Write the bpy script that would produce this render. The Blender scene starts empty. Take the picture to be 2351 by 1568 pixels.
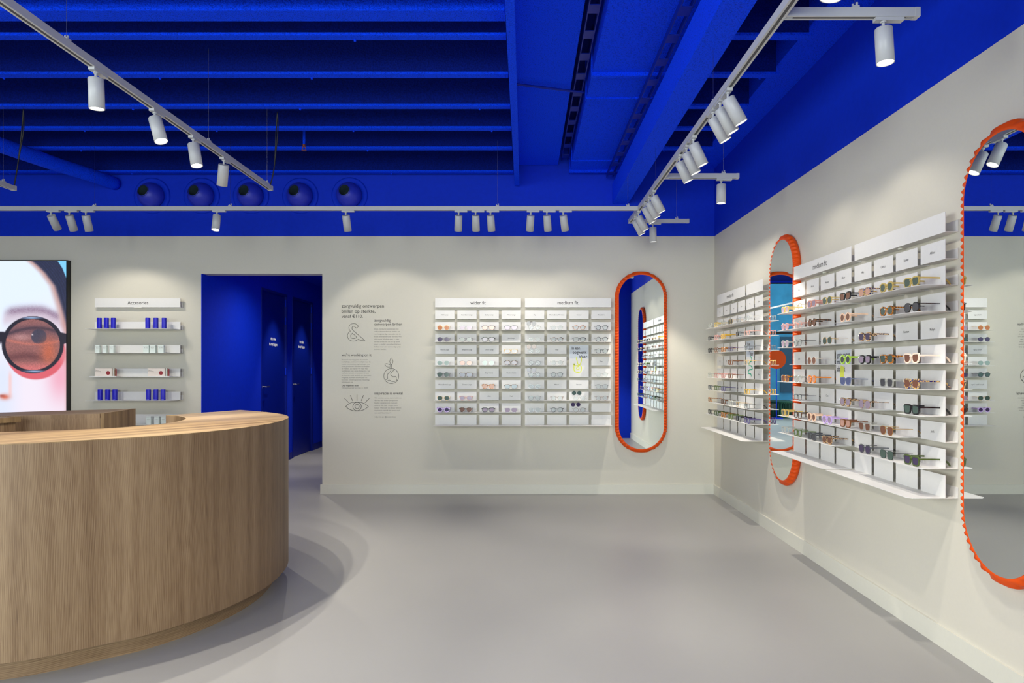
import bpy, bmesh, math, random
import numpy as np
from mathutils import Vector, Matrix
random.seed(7)
R = math.radians
# ------------------------------------------------------------------ camera, light, exposure
U0, V0, F, D, W, ZC = 1204.0, 842.0, 1625.0, 7.3125, 1.964, 1.314
scene = bpy.context.scene
C = scene.collection
cam_d = bpy.data.cameras.new('camera'); cam = bpy.data.objects.new('camera', cam_d); C.objects.link(cam)
cam_d.sensor_width = 36.0; cam_d.lens = 36.0 * F / 2351
cam_d.shift_x = -(U0 - 1175.5) / 2351; cam_d.shift_y = (V0 - 784) / 2351
cam_d.clip_start = 0.02
cam.location = (0, 0, ZC); cam.rotation_euler = (math.pi / 2, 0, 0)
scene.camera = cam
vs = scene.view_settings
vs.view_transform = 'Standard'; vs.look = 'None'; vs.gamma = 1.0; vs.use_curve_mapping = False
vs.exposure = 0.38
scene.cycles.max_bounces = 10; scene.cycles.diffuse_bounces = 5; scene.cycles.glossy_bounces = 5
scene.cycles.transparent_max_bounces = 24
scene.cycles.sample_clamp_indirect = 6.0
world = bpy.data.worlds.new('world'); scene.world = world; world.use_nodes = True
wn = world.node_tree.nodes; wbg = wn['Background']
wbg.inputs['Color'].default_value = (0.62, 0.84, 1.0, 1); wbg.inputs['Strength'].default_value = 1.6
def area(name, loc, rot, sx, sy, power, col):
    l = bpy.data.lights.new(name, 'AREA'); l.shape = 'RECTANGLE'; l.size = sx; l.size_y = sy
    l.energy = power; l.color = col
    o = bpy.data.objects.new(name, l); C.objects.link(o); o.location = loc; o.rotation_euler = rot
    return o
# daylight fill lights inside the front panes and at an added side window
DAY = (0.98, 0.99, 0.92)
TILT = R(90 - 15)      # skylight falls in from above
for a_ in ((-5.15, -4.40, 1.7, 0, 1.6, 2.5, 85), (-0.6, -4.40, 1.7, 0, 2.6, 2.5, 130), (-6.75, -0.9, 1.75, -R(90), 5.6, 2.4, 150)):
    o_ = area('daylight_fill', a_[:3], (TILT, 0, a_[3]), a_[4], a_[5], a_[6], DAY); o_.data.spread = R(115)
SPOT_W = 34.0          # accent spots (per lamp)
WARM = (1.0, 0.93, 0.80)

# ------------------------------------------------------------------ helpers
def tag(o, label=None, cat=None, group=None, kind=None):
    if label: o['label'] = label
    if cat: o['category'] = cat
    if group: o['group'] = group
    if kind: o['kind'] = kind
    return o
def thing(name, label, cat, loc=(0, 0, 0), rz=0.0, group=None):
    o = bpy.data.objects.new(name, None); C.objects.link(o)
    o.empty_display_size = 0.05
    o.location = loc; o.rotation_euler = (0, 0, rz)
    return tag(o, label, cat, group)
def link_mesh(name, me, mat, parent=None, loc=None, rz=0.0):
    o = bpy.data.objects.new(name, me); C.objects.link(o)
    if parent: o.parent = parent
    if loc: o.location = loc
    if rz: o.rotation_euler = (0, 0, rz)
    if mat is not None:
        mats = mat if isinstance(mat, (list, tuple)) else [mat]
        if len(me.materials) == 0:
            for m in mats: me.materials.append(m)
    return o
def obj(name, bm, mat, parent=None, loc=None, rz=0.0, smooth=False):
    me = bpy.data.meshes.new(name)
    bmesh.ops.recalc_face_normals(bm, faces=bm.faces)
    bm.to_mesh(me); bm.free()
    if smooth: me.polygons.foreach_set('use_smooth', [True] * len(me.polygons))
    return link_mesh(name, me, mat, parent, loc, rz)
def box(bm, x0, x1, y0, y1, z0, z1, mi=0):
    v = [bm.verts.new(p) for p in ((x0,y0,z0),(x1,y0,z0),(x1,y1,z0),(x0,y1,z0),(x0,y0,z1),(x1,y0,z1),(x1,y1,z1),(x0,y1,z1))]
    for f in ((0,3,2,1),(4,5,6,7),(0,1,5,4),(1,2,6,5),(2,3,7,6),(3,0,4,7)):
        fa = bm.faces.new([v[i] for i in f]); fa.material_index = mi
def bx(*a):
    bm = bmesh.new(); box(bm, *a); return bm
def cyl(bm, p0, p1, r0, r1=None, n=20, caps=True, mi=0):
    if r1 is None: r1 = r0
    p0, p1 = Vector(p0), Vector(p1); d = (p1 - p0).normalized()
    a = d.orthogonal().normalized(); b = d.cross(a)
    A, B = [], []
    for i in range(n):
        t = 2 * math.pi * i / n; w = a * math.cos(t) + b * math.sin(t)
        A.append(bm.verts.new(p0 + w * r0)); B.append(bm.verts.new(p1 + w * r1))
    for i in range(n):
        f = bm.faces.new((A[i], A[(i+1) % n], B[(i+1) % n], B[i])); f.material_index = mi
    if caps:
        bm.faces.new(A).material_index = mi; bm.faces.new(B).material_index = mi
def tube(bm, pts, r, n=6, closed=False, flat=None, mi=0):
    """sweep a round (or rectangular: flat=(a,b,axis)) section along pts"""
    pts = [Vector(p) for p in pts]; rings = []
    m = len(pts)
    ref = Vector((0, 1, 0))
    for i in range(m):
        if closed: t = pts[(i+1) % m] - pts[i-1]
        else: t = pts[min(i+1, m-1)] - pts[max(i-1, 0)]
        t.normalize()
        rf = ref if abs(t.dot(ref)) < 0.95 else Vector((1, 0, 0))
        if flat: rf = Vector(flat[2])
        a = t.cross(rf).normalized(); b = t.cross(a).normalized()
        ring = []
        if flat:
            for sa, sb in ((1,1),(-1,1),(-1,-1),(1,-1)):
                ring.append(bm.verts.new(pts[i] + a * flat[0] * sa + b * flat[1] * sb))
        else:
            rr = r[i] if isinstance(r, (list, tuple)) else r
            for k in range(n):
                q = 2 * math.pi * k / n
                ring.append(bm.verts.new(pts[i] + (a * math.cos(q) + b * math.sin(q)) * rr))
        rings.append(ring)
    n = len(rings[0])
    for i in range(m if closed else m - 1):
        A, B = rings[i], rings[(i+1) % m]
        for k in range(n):
            bm.faces.new((A[k], A[(k+1) % n], B[(k+1) % n], B[k])).material_index = mi
    if not closed:
        bm.faces.new(rings[0]).material_index = mi; bm.faces.new(rings[-1]).material_index = mi
def prism(bm, outline, z0, z1, mi=0):
    A = [bm.verts.new((x, y, z0)) for x, y in outline]; B = [bm.verts.new((x, y, z1)) for x, y in outline]
    n = len(A)
    for i in range(n): bm.faces.new((A[i], A[(i+1) % n], B[(i+1) % n], B[i])).material_index = mi
    bm.faces.new(A[::-1]).material_index = mi; bm.faces.new(B).material_index = mi
def catmull(pts, sub=6, closed=False):
    out = []; n = len(pts); P = [Vector(p) for p in pts]
    rng = range(n if closed else n - 1)
    for i in rng:
        p0 = P[i-1] if (closed or i > 0) else P[i]; p1 = P[i]; p2 = P[(i+1) % n]
        p3 = P[(i+2) % n] if (closed or i + 2 < n) else p2
        for k in range(sub):
            t = k / sub
            out.append(0.5 * ((2*p1) + (-p0+p2)*t + (2*p0-5*p1+4*p2-p3)*t*t + (-p0+3*p1-3*p2+p3)*t**3))
    if not closed: out.append(P[-1])
    return out
def uv(u, v, Y):    # a pixel of the photo at depth Y
    return Vector(((u - U0) * Y / F, Y, ZC + (V0 - v) * Y / F))

# ------------------------------------------------------------------ materials
def lin(c):
    return tuple(((x/255)/12.92 if x/255 <= 0.04045 else (((x/255)+0.055)/1.055)**2.4) for x in c)
def mat(name, rgb, rough=0.5, metal=0.0, spec=0.5, bump=None, emis=None, coat=0.0):
    m = bpy.data.materials.new(name); m.use_nodes = True
    nt = m.node_tree; b = nt.nodes['Principled BSDF']
    c = (*lin(rgb), 1)
    b.inputs['Base Color'].default_value = c; b.inputs['Roughness'].default_value = rough
    b.inputs['Metallic'].default_value = metal; b.inputs['Specular IOR Level'].default_value = spec
    if coat: b.inputs['Coat Weight'].default_value = coat
    if emis:
        b.inputs['Emission Color'].default_value = (*emis[0], 1); b.inputs['Emission Strength'].default_value = emis[1]
    # faint procedural variation of the surface so that nothing is a dead flat colour
    tc = nt.nodes.new('ShaderNodeTexCoord'); no = nt.nodes.new('ShaderNodeTexNoise')
    sc, st, var = (bump or (30.0, 0.02, 0.03))
    no.inputs['Scale'].default_value = sc; no.inputs['Detail'].default_value = 4
    nt.links.new(tc.outputs['Object'], no.inputs['Vector'])
    bp = nt.nodes.new('ShaderNodeBump'); bp.inputs['Strength'].default_value = st; bp.inputs['Distance'].default_value = 0.01
    nt.links.new(no.outputs['Fac'], bp.inputs['Height']); nt.links.new(bp.outputs['Normal'], b.inputs['Normal'])
    mr = nt.nodes.new('ShaderNodeMapRange'); mr.inputs[1].default_value = 0.3; mr.inputs[2].default_value = 0.7
    mr.inputs[3].default_value = 1 - var; mr.inputs[4].default_value = 1 + var
    nt.links.new(no.outputs['Fac'], mr.inputs[0])
    mx = nt.nodes.new('ShaderNodeVectorMath'); mx.operation = 'SCALE'; mx.inputs[0].default_value = c[:3]
    nt.links.new(mr.outputs[0], mx.inputs['Scale']); nt.links.new(mx.outputs[0], b.inputs['Base Color'])
    return m
WALL = mat('warm_white_wall_paint', (212, 208, 194), 0.75, bump=(60, 0.03, 0.008))
TRIMW = mat('warm_white_trim_paint', (216, 215, 202), 0.55, bump=(40, 0.02, 0.01))
BLUE = mat('ultramarine_wall_paint', (0, 48, 205), 0.7, bump=(25, 0.03, 0.04), spec=0.2)
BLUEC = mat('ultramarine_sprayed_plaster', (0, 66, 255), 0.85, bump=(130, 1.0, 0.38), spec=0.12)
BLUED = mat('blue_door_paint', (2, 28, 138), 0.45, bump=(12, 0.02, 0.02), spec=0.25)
DECK = mat('blue_recess_shade', (0, 28, 132), 0.95, bump=(90, 0.8, 0.3), spec=0.2)  # darker copy of the ceiling blue, shade of the recesses put into the colour
WHITE = mat('white_powder_coat', (226, 225, 222), 0.45, bump=(50, 0.01, 0.01))
LAMPW = mat('white_lamp_enamel', (188, 190, 192), 0.38, bump=(50, 0.01, 0.01))
GREYIN = mat('dark_track_groove', (70, 70, 72), 0.6)
BLACK = mat('black_rubber', (14, 14, 16), 0.5)
INK = mat('dark_grey_lettering', (62, 60, 58), 0.7)
INKL = mat('light_grey_lettering', (142, 138, 131), 0.7)
INKW = mat('white_lettering', (235, 238, 245), 0.6)
CHROME = mat('brushed_steel', (190, 190, 192), 0.25, metal=1.0)
ORANGE = mat('orange_lacquer', (226, 80, 10), 0.45, spec=0.25, bump=(20, 0.02, 0.03))
CASE = mat('cobalt_blue_case_leather', (28, 24, 190), 0.45, bump=(200, 0.1, 0.04))
RED = mat('oxblood_print', (150, 40, 50), 0.6)
MINT = mat('pale_mint_carton', (226, 236, 230), 0.6)
GREENF = mat('dark_green_fabric', (10, 70, 52), 0.9, bump=(200, 0.2, 0.1))
TEAL = mat('teal_facade', (84, 160, 188), 0.8, bump=(2, 0.1, 0.2))
TEALD = mat('dark_teal_facade_panel', (22, 62, 84), 0.5, bump=(2, 0.1, 0.2))
YEL = mat('acid_yellow_print', (226, 232, 90), 0.7)
GRN = mat('emerald_print', (40, 165, 130), 0.7)
BRASS = mat('copper_fitting', (190, 110, 80), 0.35, metal=0.8)
NOZB = mat('violet_blue_nozzle_enamel', (34, 50, 190), 0.45)
NOZIN = mat('grey_green_nozzle_inside', (40, 60, 68), 0.7)
LIT = bpy.data.materials.new('lit_lamp_reflector'); LIT.use_nodes = True
_b = LIT.node_tree.nodes['Principled BSDF']; _b.inputs['Base Color'].default_value = (0.9, 0.9, 0.85, 1)
_b.inputs['Emission Color'].default_value = (1, 0.93, 0.8, 1); _b.inputs['Emission Strength'].default_value = 9.0
MIRROR = mat('mirror_silver', (236, 242, 240), 0.0, metal=1.0, bump=(1, 0.0, 0.0))

def floor_mat():
    m = mat('grey_resin_floor', (176, 171, 168), 0.34, spec=0.45)
    nt = m.node_tree; b = nt.nodes['Principled BSDF']; tc = nt.nodes['Texture Coordinate']
    n1 = nt.nodes.new('ShaderNodeTexNoise'); n1.inputs['Scale'].default_value = 0.9; n1.inputs['Detail'].default_value = 5
    mp = nt.nodes.new('ShaderNodeMapping'); mp.inputs['Scale'].default_value = (1.0, 0.5, 1)
    mp.inputs['Rotation'].default_value = (0, 0, 0.5)
    nt.links.new(tc.outputs['Object'], mp.inputs[0]); nt.links.new(mp.outputs[0], n1.inputs['Vector'])
    cr = nt.nodes.new('ShaderNodeValToRGB')
    cr.color_ramp.elements[0].position = 0.3; cr.color_ramp.elements[0].color = (*lin((149, 148, 146)), 1)
    cr.color_ramp.elements[1].position = 0.7; cr.color_ramp.elements[1].color = (*lin((159, 158, 155)), 1)
    nt.links.new(n1.outputs['Fac'], cr.inputs[0]); nt.links.new(cr.outputs[0], b.inputs['Base Color'])
    mr = nt.nodes.new('ShaderNodeMapRange'); mr.inputs[3].default_value = 0.30; mr.inputs[4].default_value = 0.46
    nt.links.new(n1.outputs['Fac'], mr.inputs[0]); nt.links.new(mr.outputs[0], b.inputs['Roughness'])
    return m
FLOOR = floor_mat()
def clearmat(name, rgb, alpha, rough=0.08):
    """see-through tinted acetate or lens: tinted transparency with a glossy skin"""
    m = bpy.data.materials.new(name); m.use_nodes = True
    nt = m.node_tree; N = nt.nodes; L = nt.links
    b = N['Principled BSDF']; b.inputs['Base Color'].default_value = (*lin(rgb), 1); b.inputs['Roughness'].default_value = rough
    tr = N.new('ShaderNodeBsdfTransparent'); tr.inputs[0].default_value = (*[0.35 + 0.65 * q for q in lin(rgb)], 1)
    mx = N.new('ShaderNodeMixShader'); mx.inputs[0].default_value = alpha
    L.new(tr.outputs[0], mx.inputs[1]); L.new(b.outputs[0], mx.inputs[2]); L.new(mx.outputs[0], N['Material Output'].inputs[0])
    return m
PANE = clearmat('blue_tinted_shop_glass', (196, 226, 236), 0.05, 0.02)

def oak_mat(name, seed=0.0, light=1.0, ring=0.075, fine=0.62):
    """oak veneer: UV u along the panel, v up the grain"""
    m = bpy.data.materials.new(name); m.use_nodes = True
    nt = m.node_tree; N = nt.nodes; L = nt.links; b = N['Principled BSDF']
    uvn = N.new('ShaderNodeUVMap')
    sep = N.new('ShaderNodeSeparateXYZ'); L.new(uvn.outputs[0], sep.inputs[0])
    # veneer leaf index (0.25 m wide)
    dv = N.new('ShaderNodeMath'); dv.operation = 'DIVIDE'; dv.inputs[1].default_value = 0.27; L.new(sep.outputs[0], dv.inputs[0])
    fl = N.new('ShaderNodeMath'); fl.operation = 'FLOOR'; L.new(dv.outputs[0], fl.inputs[0])
    wn_ = N.new('ShaderNodeTexWhiteNoise'); wn_.noise_dimensions = '1D'; L.new(fl.outputs[0], wn_.inputs['W'])
    # cathedral distortion
    mp = N.new('ShaderNodeMapping'); mp.inputs['Scale'].default_value = (2.4, 0.55, 1); mp.inputs['Location'].default_value = (seed, 0, 0)
    L.new(uvn.outputs[0], mp.inputs[0])
    addv = N.new('ShaderNodeVectorMath'); addv.operation = 'ADD'; L.new(mp.outputs[0], addv.inputs[0])
    cmb = N.new('ShaderNodeCombineXYZ'); ml = N.new('ShaderNodeMath'); ml.operation = 'MULTIPLY'; ml.inputs[1].default_value = 7.0
    L.new(wn_.outputs['Value'], ml.inputs[0]); L.new(ml.outputs[0], cmb.inputs[1]); L.new(cmb.outputs[0], addv.inputs[1])
    n0 = N.new('ShaderNodeTexNoise'); n0.inputs['Scale'].default_value = 1.0; n0.inputs['Detail'].default_value = 2
    L.new(addv.outputs[0], n0.inputs['Vector'])
    # rings = sin((u*k + noise))
    m1 = N.new('ShaderNodeMath'); m1.operation = 'MULTIPLY'; m1.inputs[1].default_value = 780.0; L.new(sep.outputs[0], m1.inputs[0])
    m2 = N.new('ShaderNodeMath'); m2.operation = 'MULTIPLY'; m2.inputs[1].default_value = 150.0; L.new(n0.outputs['Fac'], m2.inputs[0])
    ad = N.new('ShaderNodeMath'); ad.operation = 'ADD'; L.new(m1.outputs[0], ad.inputs[0]); L.new(m2.outputs[0], ad.inputs[1])
    sn = N.new('ShaderNodeMath'); sn.operation = 'SINE'; L.new(ad.outputs[0], sn.inputs[0])
    # fine pores
    mp2 = N.new('ShaderNodeMapping'); mp2.inputs['Scale'].default_value = (420, 9, 1); L.new(uvn.outputs[0], mp2.inputs[0])
    n2 = N.new('ShaderNodeTexNoise'); n2.inputs['Scale'].default_value = 1.0; n2.inputs['Detail'].default_value = 3; L.new(mp2.outputs[0], n2.inputs['Vector'])
    # broad streaks
    mp3 = N.new('ShaderNodeMapping'); mp3.inputs['Scale'].default_value = (16, 0.35, 1); L.new(uvn.outputs[0], mp3.inputs[0])
    n3 = N.new('ShaderNodeTexNoise'); n3.inputs['Scale'].default_value = 1.0; n3.inputs['Detail'].default_value = 4; L.new(mp3.outputs[0], n3.inputs['Vector'])
    def scale(node_out, k):
        q = N.new('ShaderNodeMath'); q.operation = 'MULTIPLY'; q.inputs[1].default_value = k; L.new(node_out, q.inputs[0]); return q.outputs[0]
    def add(a, c):
        q = N.new('ShaderNodeMath'); q.operation = 'ADD'; L.new(a, q.inputs[0]); L.new(c, q.inputs[1]); return q.outputs[0]
    tot = add(add(scale(sn.outputs[0], ring), scale(n2.outputs['Fac'], fine)), add(scale(n3.outputs['Fac'], 0.62), scale(wn_.outputs['Value'], 0.13)))
    cr = N.new('ShaderNodeValToRGB'); L.new(tot, cr.inputs[0])
    e = cr.color_ramp.elements
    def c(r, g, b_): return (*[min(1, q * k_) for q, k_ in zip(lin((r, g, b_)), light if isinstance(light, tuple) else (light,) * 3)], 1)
    e[0].position = 0.40; e[0].color = c(82, 61, 41)
    e[1].position = 0.92; e[1].color = c(148, 124, 95)
    k = e.new(0.62); k.color = c(119, 94, 68)
    L.new(cr.outputs[0], b.inputs['Base Color'])
    b.inputs['Roughness'].default_value = 0.48; b.inputs['Specular IOR Level'].default_value = 0.35
    bp = N.new('ShaderNodeBump'); bp.inputs['Strength'].default_value = 0.12; bp.inputs['Distance'].default_value = 0.002
    L.new(tot, bp.inputs['Height']); L.new(bp.outputs[0], b.inputs['Normal'])
    return m
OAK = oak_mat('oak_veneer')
OAKT = oak_mat('lit_oak_worktop', 3.0, (1.75, 1.92, 1.78), .01, .3)  # same oak lightened, spotlight on the tops put into the colour

def tortoise(name, base, spots, scale=120):
    m = mat(name, base, 0.22, spec=0.6)
    nt = m.node_tree; b = nt.nodes['Principled BSDF']; tc = nt.nodes['Texture Coordinate']
    n1 = nt.nodes.new('ShaderNodeTexNoise'); n1.inputs['Scale'].default_value = scale; n1.inputs['Detail'].default_value = 1
    nt.links.new(tc.outputs['Object'], n1.inputs['Vector'])
    cr = nt.nodes.new('ShaderNodeValToRGB'); cr.color_ramp.elements[0].position = 0.47; cr.color_ramp.elements[1].position = 0.54
    cr.color_ramp.elements[0].color = (*lin(base), 1); cr.color_ramp.elements[1].color = (*lin(spots), 1)
    nt.links.new(n1.outputs['Fac'], cr.inputs[0]); nt.links.new(cr.outputs[0], b.inputs['Base Color'])
    return m
FR = {
 'gold': ('gold', mat('gold_wire', (205, 165, 95), 0.3, metal=0.7)), 'silver': ('silver', mat('silver_wire', (150, 152, 155), 0.3, metal=0.7)),
 'black': ('black', mat('black_acetate', (20, 19, 24), 0.22)), 'gray': ('grey', mat('grey_wire', (96, 98, 104), 0.35, metal=0.4)),
 'tort': ('dark tortoiseshell', tortoise('dark_tortoiseshell', (112, 66, 28), (30, 18, 14))),
 'ltort': ('light tortoiseshell', tortoise('light_tortoiseshell', (222, 180, 130), (74, 42, 26), 150)),
 'btort': ('blue speckled', tortoise('blue_tortoiseshell', (214, 176, 100), (26, 32, 110), 140)),
 'amber': ('amber tortoiseshell', tortoise('amber_tortoiseshell', (214, 132, 30), (90, 52, 18), 130)),
 'clear': ('clear', clearmat('clear_acetate', (232, 232, 226), 0.34)), 'yclear': ('clear yellow', clearmat('clear_yellow_acetate', (238, 214, 130), 0.55)),
 'pclear': ('clear pink', clearmat('clear_pink_acetate', (238, 190, 182), 0.55)), 'gclear': ('clear green', clearmat('clear_green_acetate', (130, 150, 90), 0.55)),
 'pink': ('dusty pink', mat('pink_acetate', (222, 150, 132), 0.3)), 'peach': ('peach', mat('peach_acetate', (248, 208, 176), 0.3)),
 'brown': ('brown', mat('brown_acetate', (128, 76, 40), 0.25)), 'orange': ('orange', mat('orange_acetate', (236, 132, 26), 0.3)),
 'lime': ('lime green', mat('lime_acetate', (180, 224, 66), 0.3)), 'lilac': ('lilac', mat('lilac_acetate', (206, 176, 236), 0.3)),
 'cream': ('cream', mat('cream_acetate', (244, 226, 206), 0.3)), 'green': ('olive green', mat('olive_acetate', (74, 92, 40), 0.3)),
 'yellow': ('yellow', mat('yellow_acetate', (224, 176, 50), 0.3)), 'purple': ('purple', mat('purple_acetate', (92, 78, 130), 0.3)),
 'bluef': ('blue grey', mat('blue_grey_acetate', (120, 130, 165), 0.3)),
}
LN = {
 'none': ('clear', clearmat('clear_lens', (244, 248, 248), 0.07, 0.02)), 'orange': ('orange', clearmat('orange_lens', (196, 118, 62), 0.86, 0.12)),
 'lav': ('lavender', clearmat('lavender_lens', (172, 152, 172), 0.86, 0.12)), 'brown': ('brown', clearmat('brown_lens', (120, 74, 54), 0.9, 0.12)),
 'green': ('green', clearmat('green_lens', (72, 92, 84), 0.9, 0.12)), 'purple': ('purple', clearmat('purple_lens', (70, 56, 92), 0.93, 0.12)),
 'gray': ('grey', clearmat('grey_lens', (150, 152, 156), 0.86, 0.12)), 'mint': ('mint', clearmat('mint_lens', (160, 182, 172), 0.86, 0.12)),
 'rose': ('rose', clearmat('rose_lens', (210, 160, 140), 0.86, 0.12)), 'smoke': ('smoke', clearmat('smoke_lens', (62, 62, 70), 0.93, 0.12)),
 'blue': ('blue', clearmat('blue_lens', (90, 100, 150), 0.9, 0.12)),
}

# ------------------------------------------------------------------ lettering
_fonts = {}
def text_mesh(s, x0, x1, z0, bold=0.0, shear=0.0, height=None, center=False, y=0.0):
    """lettering in the xz plane; the line is scaled to run from x0 to x1 (or to height)"""
    cu = bpy.data.curves.new('t', 'FONT'); cu.body = s; cu.size = 1.0; cu.offset = bold; cu.shear = shear
    cu.resolution_u = 3
    o = bpy.data.objects.new('t', cu); C.objects.link(o)
    dg = bpy.context.evaluated_depsgraph_get(); dg.update()
    me = bpy.data.meshes.new_from_object(o.evaluated_get(dg))
    bpy.data.objects.remove(o)
    n = len(me.vertices); co = np.empty(n * 3); me.vertices.foreach_get('co', co); co = co.reshape(-1, 3)
    mn, mx = co[:, 0].min(), co[:, 0].max()
    if height is None:
        k = (x1 - x0) / (mx - mn); kz = k
    else:
        kz = height / 0.72; k = kz
        if x1 is not None and not center: k = (x1 - x0) / (mx - mn)
    X = (co[:, 0] - mn) * k
    if center: X = X - (mx - mn) * k / 2
    out = np.stack([x0 + X, np.full(n, y), z0 + co[:, 1] * kz], 1)
    me.vertices.foreach_set('co', out.reshape(-1)); me.update()
    return me
def join_meshes(name, meshes, mat_, parent=None, loc=None, rz=0.0):
    bm = bmesh.new()
    for me in meshes: bm.from_mesh(me)
    me = bpy.data.meshes.new(name); bm.to_mesh(me); bm.free()
    for q in meshes: bpy.data.meshes.remove(q)
    me.materials.clear()
    return link_mesh(name, me, mat_, parent, loc, rz)

# ================================================================== THE ROOM
XL, YF, CZ = -7.0, -4.5, 3.62       # left wall, shop front, roof deck
ZB = 2.662                          # where the blue paint begins
DX0, DX1, DZ = -3.3345, -2.088, 2.275
def struct(name, bm, m, **k):
    o = obj(name, bm, m, **k); return tag(o, kind='structure')
struct('floor', bx(XL - .2, W + .25, YF - .2, 13.2, -0.1, 0.0), FLOOR)
# back wall with the doorway
bm = bmesh.new()
box(bm, XL, DX0, D, D + .15, 0, ZB); box(bm, DX1, W + .2, D, D + .15, 0, ZB); box(bm, DX0, DX1, D, D + .15, DZ, ZB)
struct('wall_back', bm, WALL)
struct('wall_back_upper', bx(XL, W + .2, D, D + .15, ZB, CZ), BLUE)
struct('wall_right', bx(W, W + .2, YF, D, 0, ZB), WALL)
struct('wall_right_upper', bx(W, W + .2, YF, D, ZB, CZ), BLUE)
bm = bmesh.new(); box(bm, XL - .2, XL, YF, -3.9, 0, ZB); box(bm, XL - .2, XL, 2.1, D + .15, 0, ZB); box(bm, XL - .2, XL, -3.9, 2.1, 0, .25)
struct('wall_left', bm, WALL)
bm = bmesh.new()
for y in (-3.9, -1.9, .06, 2.04): box(bm, XL - .12, XL - .06, y, y + .06, .25, ZB)
for z in (.25, ZB - .06): box(bm, XL - .12, XL - .06, -3.9, 2.1, z, z + .06)
struct('window_2', bm, BLACK)  # unseen side window added to carry the fill light
struct('wall_left_upper', bx(XL - .2, XL, YF, D + .15, ZB, CZ), BLUE)
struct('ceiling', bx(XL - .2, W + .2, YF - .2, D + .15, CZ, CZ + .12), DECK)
# corridor behind the doorway
bm = bmesh.new()
box(bm, DX0 - .15, DX0, D + .15, 8.96, 0, 2.75); box(bm, DX0 - .15, DX0, 9.92, 10.16, 0, 2.75); box(bm, DX0 - .15, DX0, 11.12, 13.0, 0, 2.75)
box(bm, DX0 - .15, DX0, 8.96, 9.92, 2.32, 2.75); box(bm, DX0 - .15, DX0, 10.16, 11.12, 2.32, 2.75)
struct('wall_corridor_left', bm, BLUE)
struct('wall_corridor_right', bx(-1.95, -1.80, D + .15, 13.0, 0, 2.75), BLUE)
struct('wall_corridor_end', bx(DX0, -1.95, 12.9, 13.0, 0, 2.75), BLUE)
struct('ceiling_corridor', bx(DX0, -1.95, D + .15, 12.9, 2.62, 2.75), BLUE)
struct('trim_doorway_reveal', bx(DX0 - .004, DX0 + .004, D - .002, D + .15, 0, DZ), BLUE)
# blue return wall next to the camera, seen only in the mirrors
struct('wall_front_return', bx(1.25, W, 1.29, 1.49, 0, CZ), BLUE)
# shop front behind the camera
bm = bmesh.new()
box(bm, XL, -6.0, YF - .15, YF, 0, CZ); box(bm, .8, W + .2, YF - .15, YF, 0, CZ); box(bm, -6.0, .8, YF - .15, YF, 3.58, CZ); box(bm, -6, .8, YF - .15, YF, 0, .12)
struct('wall_front', bm, BLUE)
bm = bmesh.new()
for x in (-6.0, -4.3, -2.6, -0.9, .74): box(bm, x, x + .06, YF - .1, YF - .03, .12, 3.58)
for z in (.12, 2.2, 3.55): box(bm, -6, .8, YF - .1, YF - .03, z, z + (.06 if z < 3 else .03))
w1 = struct('window_1', bm, BLACK)
for k_, (a_, b_) in enumerate(((-5.94, -4.3), (-4.24, -2.6), (-2.54, -.9), (-.84, .74))):
    for z0_, z1_ in ((.18, 2.2), (2.26, 3.55)): obj('window_pane', bx(a_, b_, YF - .07, YF - .062, z0_, z1_), PANE, w1)
# baseboards
BBZ = .099
struct('baseboard_back', bx(-2.106, W, D - .013, D, 0, BBZ), TRIMW)
struct('baseboard_back_left', bx(XL, DX0 - .01, D - .013, D, 0, BBZ), TRIMW)
struct('baseboard_right', bx(W - .013, W, 1.49, D - .013, 0, BBZ), TRIMW)
bm = bmesh.new(); box(bm, DX0, DX0 + .013, 9.97, 10.13, 0, .1); box(bm, DX0, DX0 + .013, 11.16, 12.9, 0, .1); box(bm, DX0, DX0 + .013, D + .15, 8.93, 0, .1)
struct('baseboard_corridor', bm, BLUED)
# doors in the corridor
def corridor_door(n, y0, y1, label):
    d = thing('door_%d' % n, None, None, (DX0 - .02, (y0 + y1) / 2, 0)); tag(d, kind='structure')
    w = (y1 - y0) / 2
    obj('door_leaf', bx(-.04, .004, -w + .03, w - .03, .005, 2.29), BLUED, d)
    bm = bmesh.new(); box(bm, -.06, .03, -w, -w + .03, 0, 2.32); box(bm, -.06, .03, w - .03, w, 0, 2.32); box(bm, -.06, .03, -w + .03, w - .03, 2.29, 2.32)
    obj('door_frame', bm, BLUED, d)
    bm = bmesh.new(); cyl(bm, (.004, -w + .08, 1.058), (.012, -w + .08, 1.058), .026); cyl(bm, (.01, -w + .08, 1.058), (.058, -w + .08, 1.058), .009)
    tube(bm, [(.058, -w + .075, 1.058), (.058, -w + .20, 1.058)], .009, 10)
    obj('door_handle', bm, CHROME, d)
    bm = bmesh.new(); cyl(bm, (.004, -w + .085, .78), (.008, -w + .085, .78), .035); obj('lock_plate', bm, BLUED, d)
    for z in (.95 + .3, 1.95, 2.2 - .0): 
        bm = bmesh.new(); cyl(bm, (.016, w - .032, z - .05), (.016, w - .032, z + .05), .01, n=10); obj('hinge', bm, BLUE, d)
    a = text_mesh('this is when', 0, .19, 0, .02, height=.042); b = text_mesh('the magic happens', 0, .30, 0, .02, height=.042)
    def turn(me, yc, z):
        n = len(me.vertices); co = np.empty(n*3); me.vertices.foreach_get('co', co); co = co.reshape(-1, 3)
        xm = (co[:, 0].max() + co[:, 0].min()) / 2
        out = np.stack([np.full(n, .0055), yc + (co[:, 0] - xm), z + co[:, 2]], 1); me.vertices.foreach_set('co', out.reshape(-1)); return me
    join_meshes('door_lettering', [turn(a, 0.0, 1.665), turn(b, 0.0, 1.595)], INKW, d)
corridor_door(1, 8.96, 9.92, None); corridor_door(2, 10.16, 11.12, None)
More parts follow.
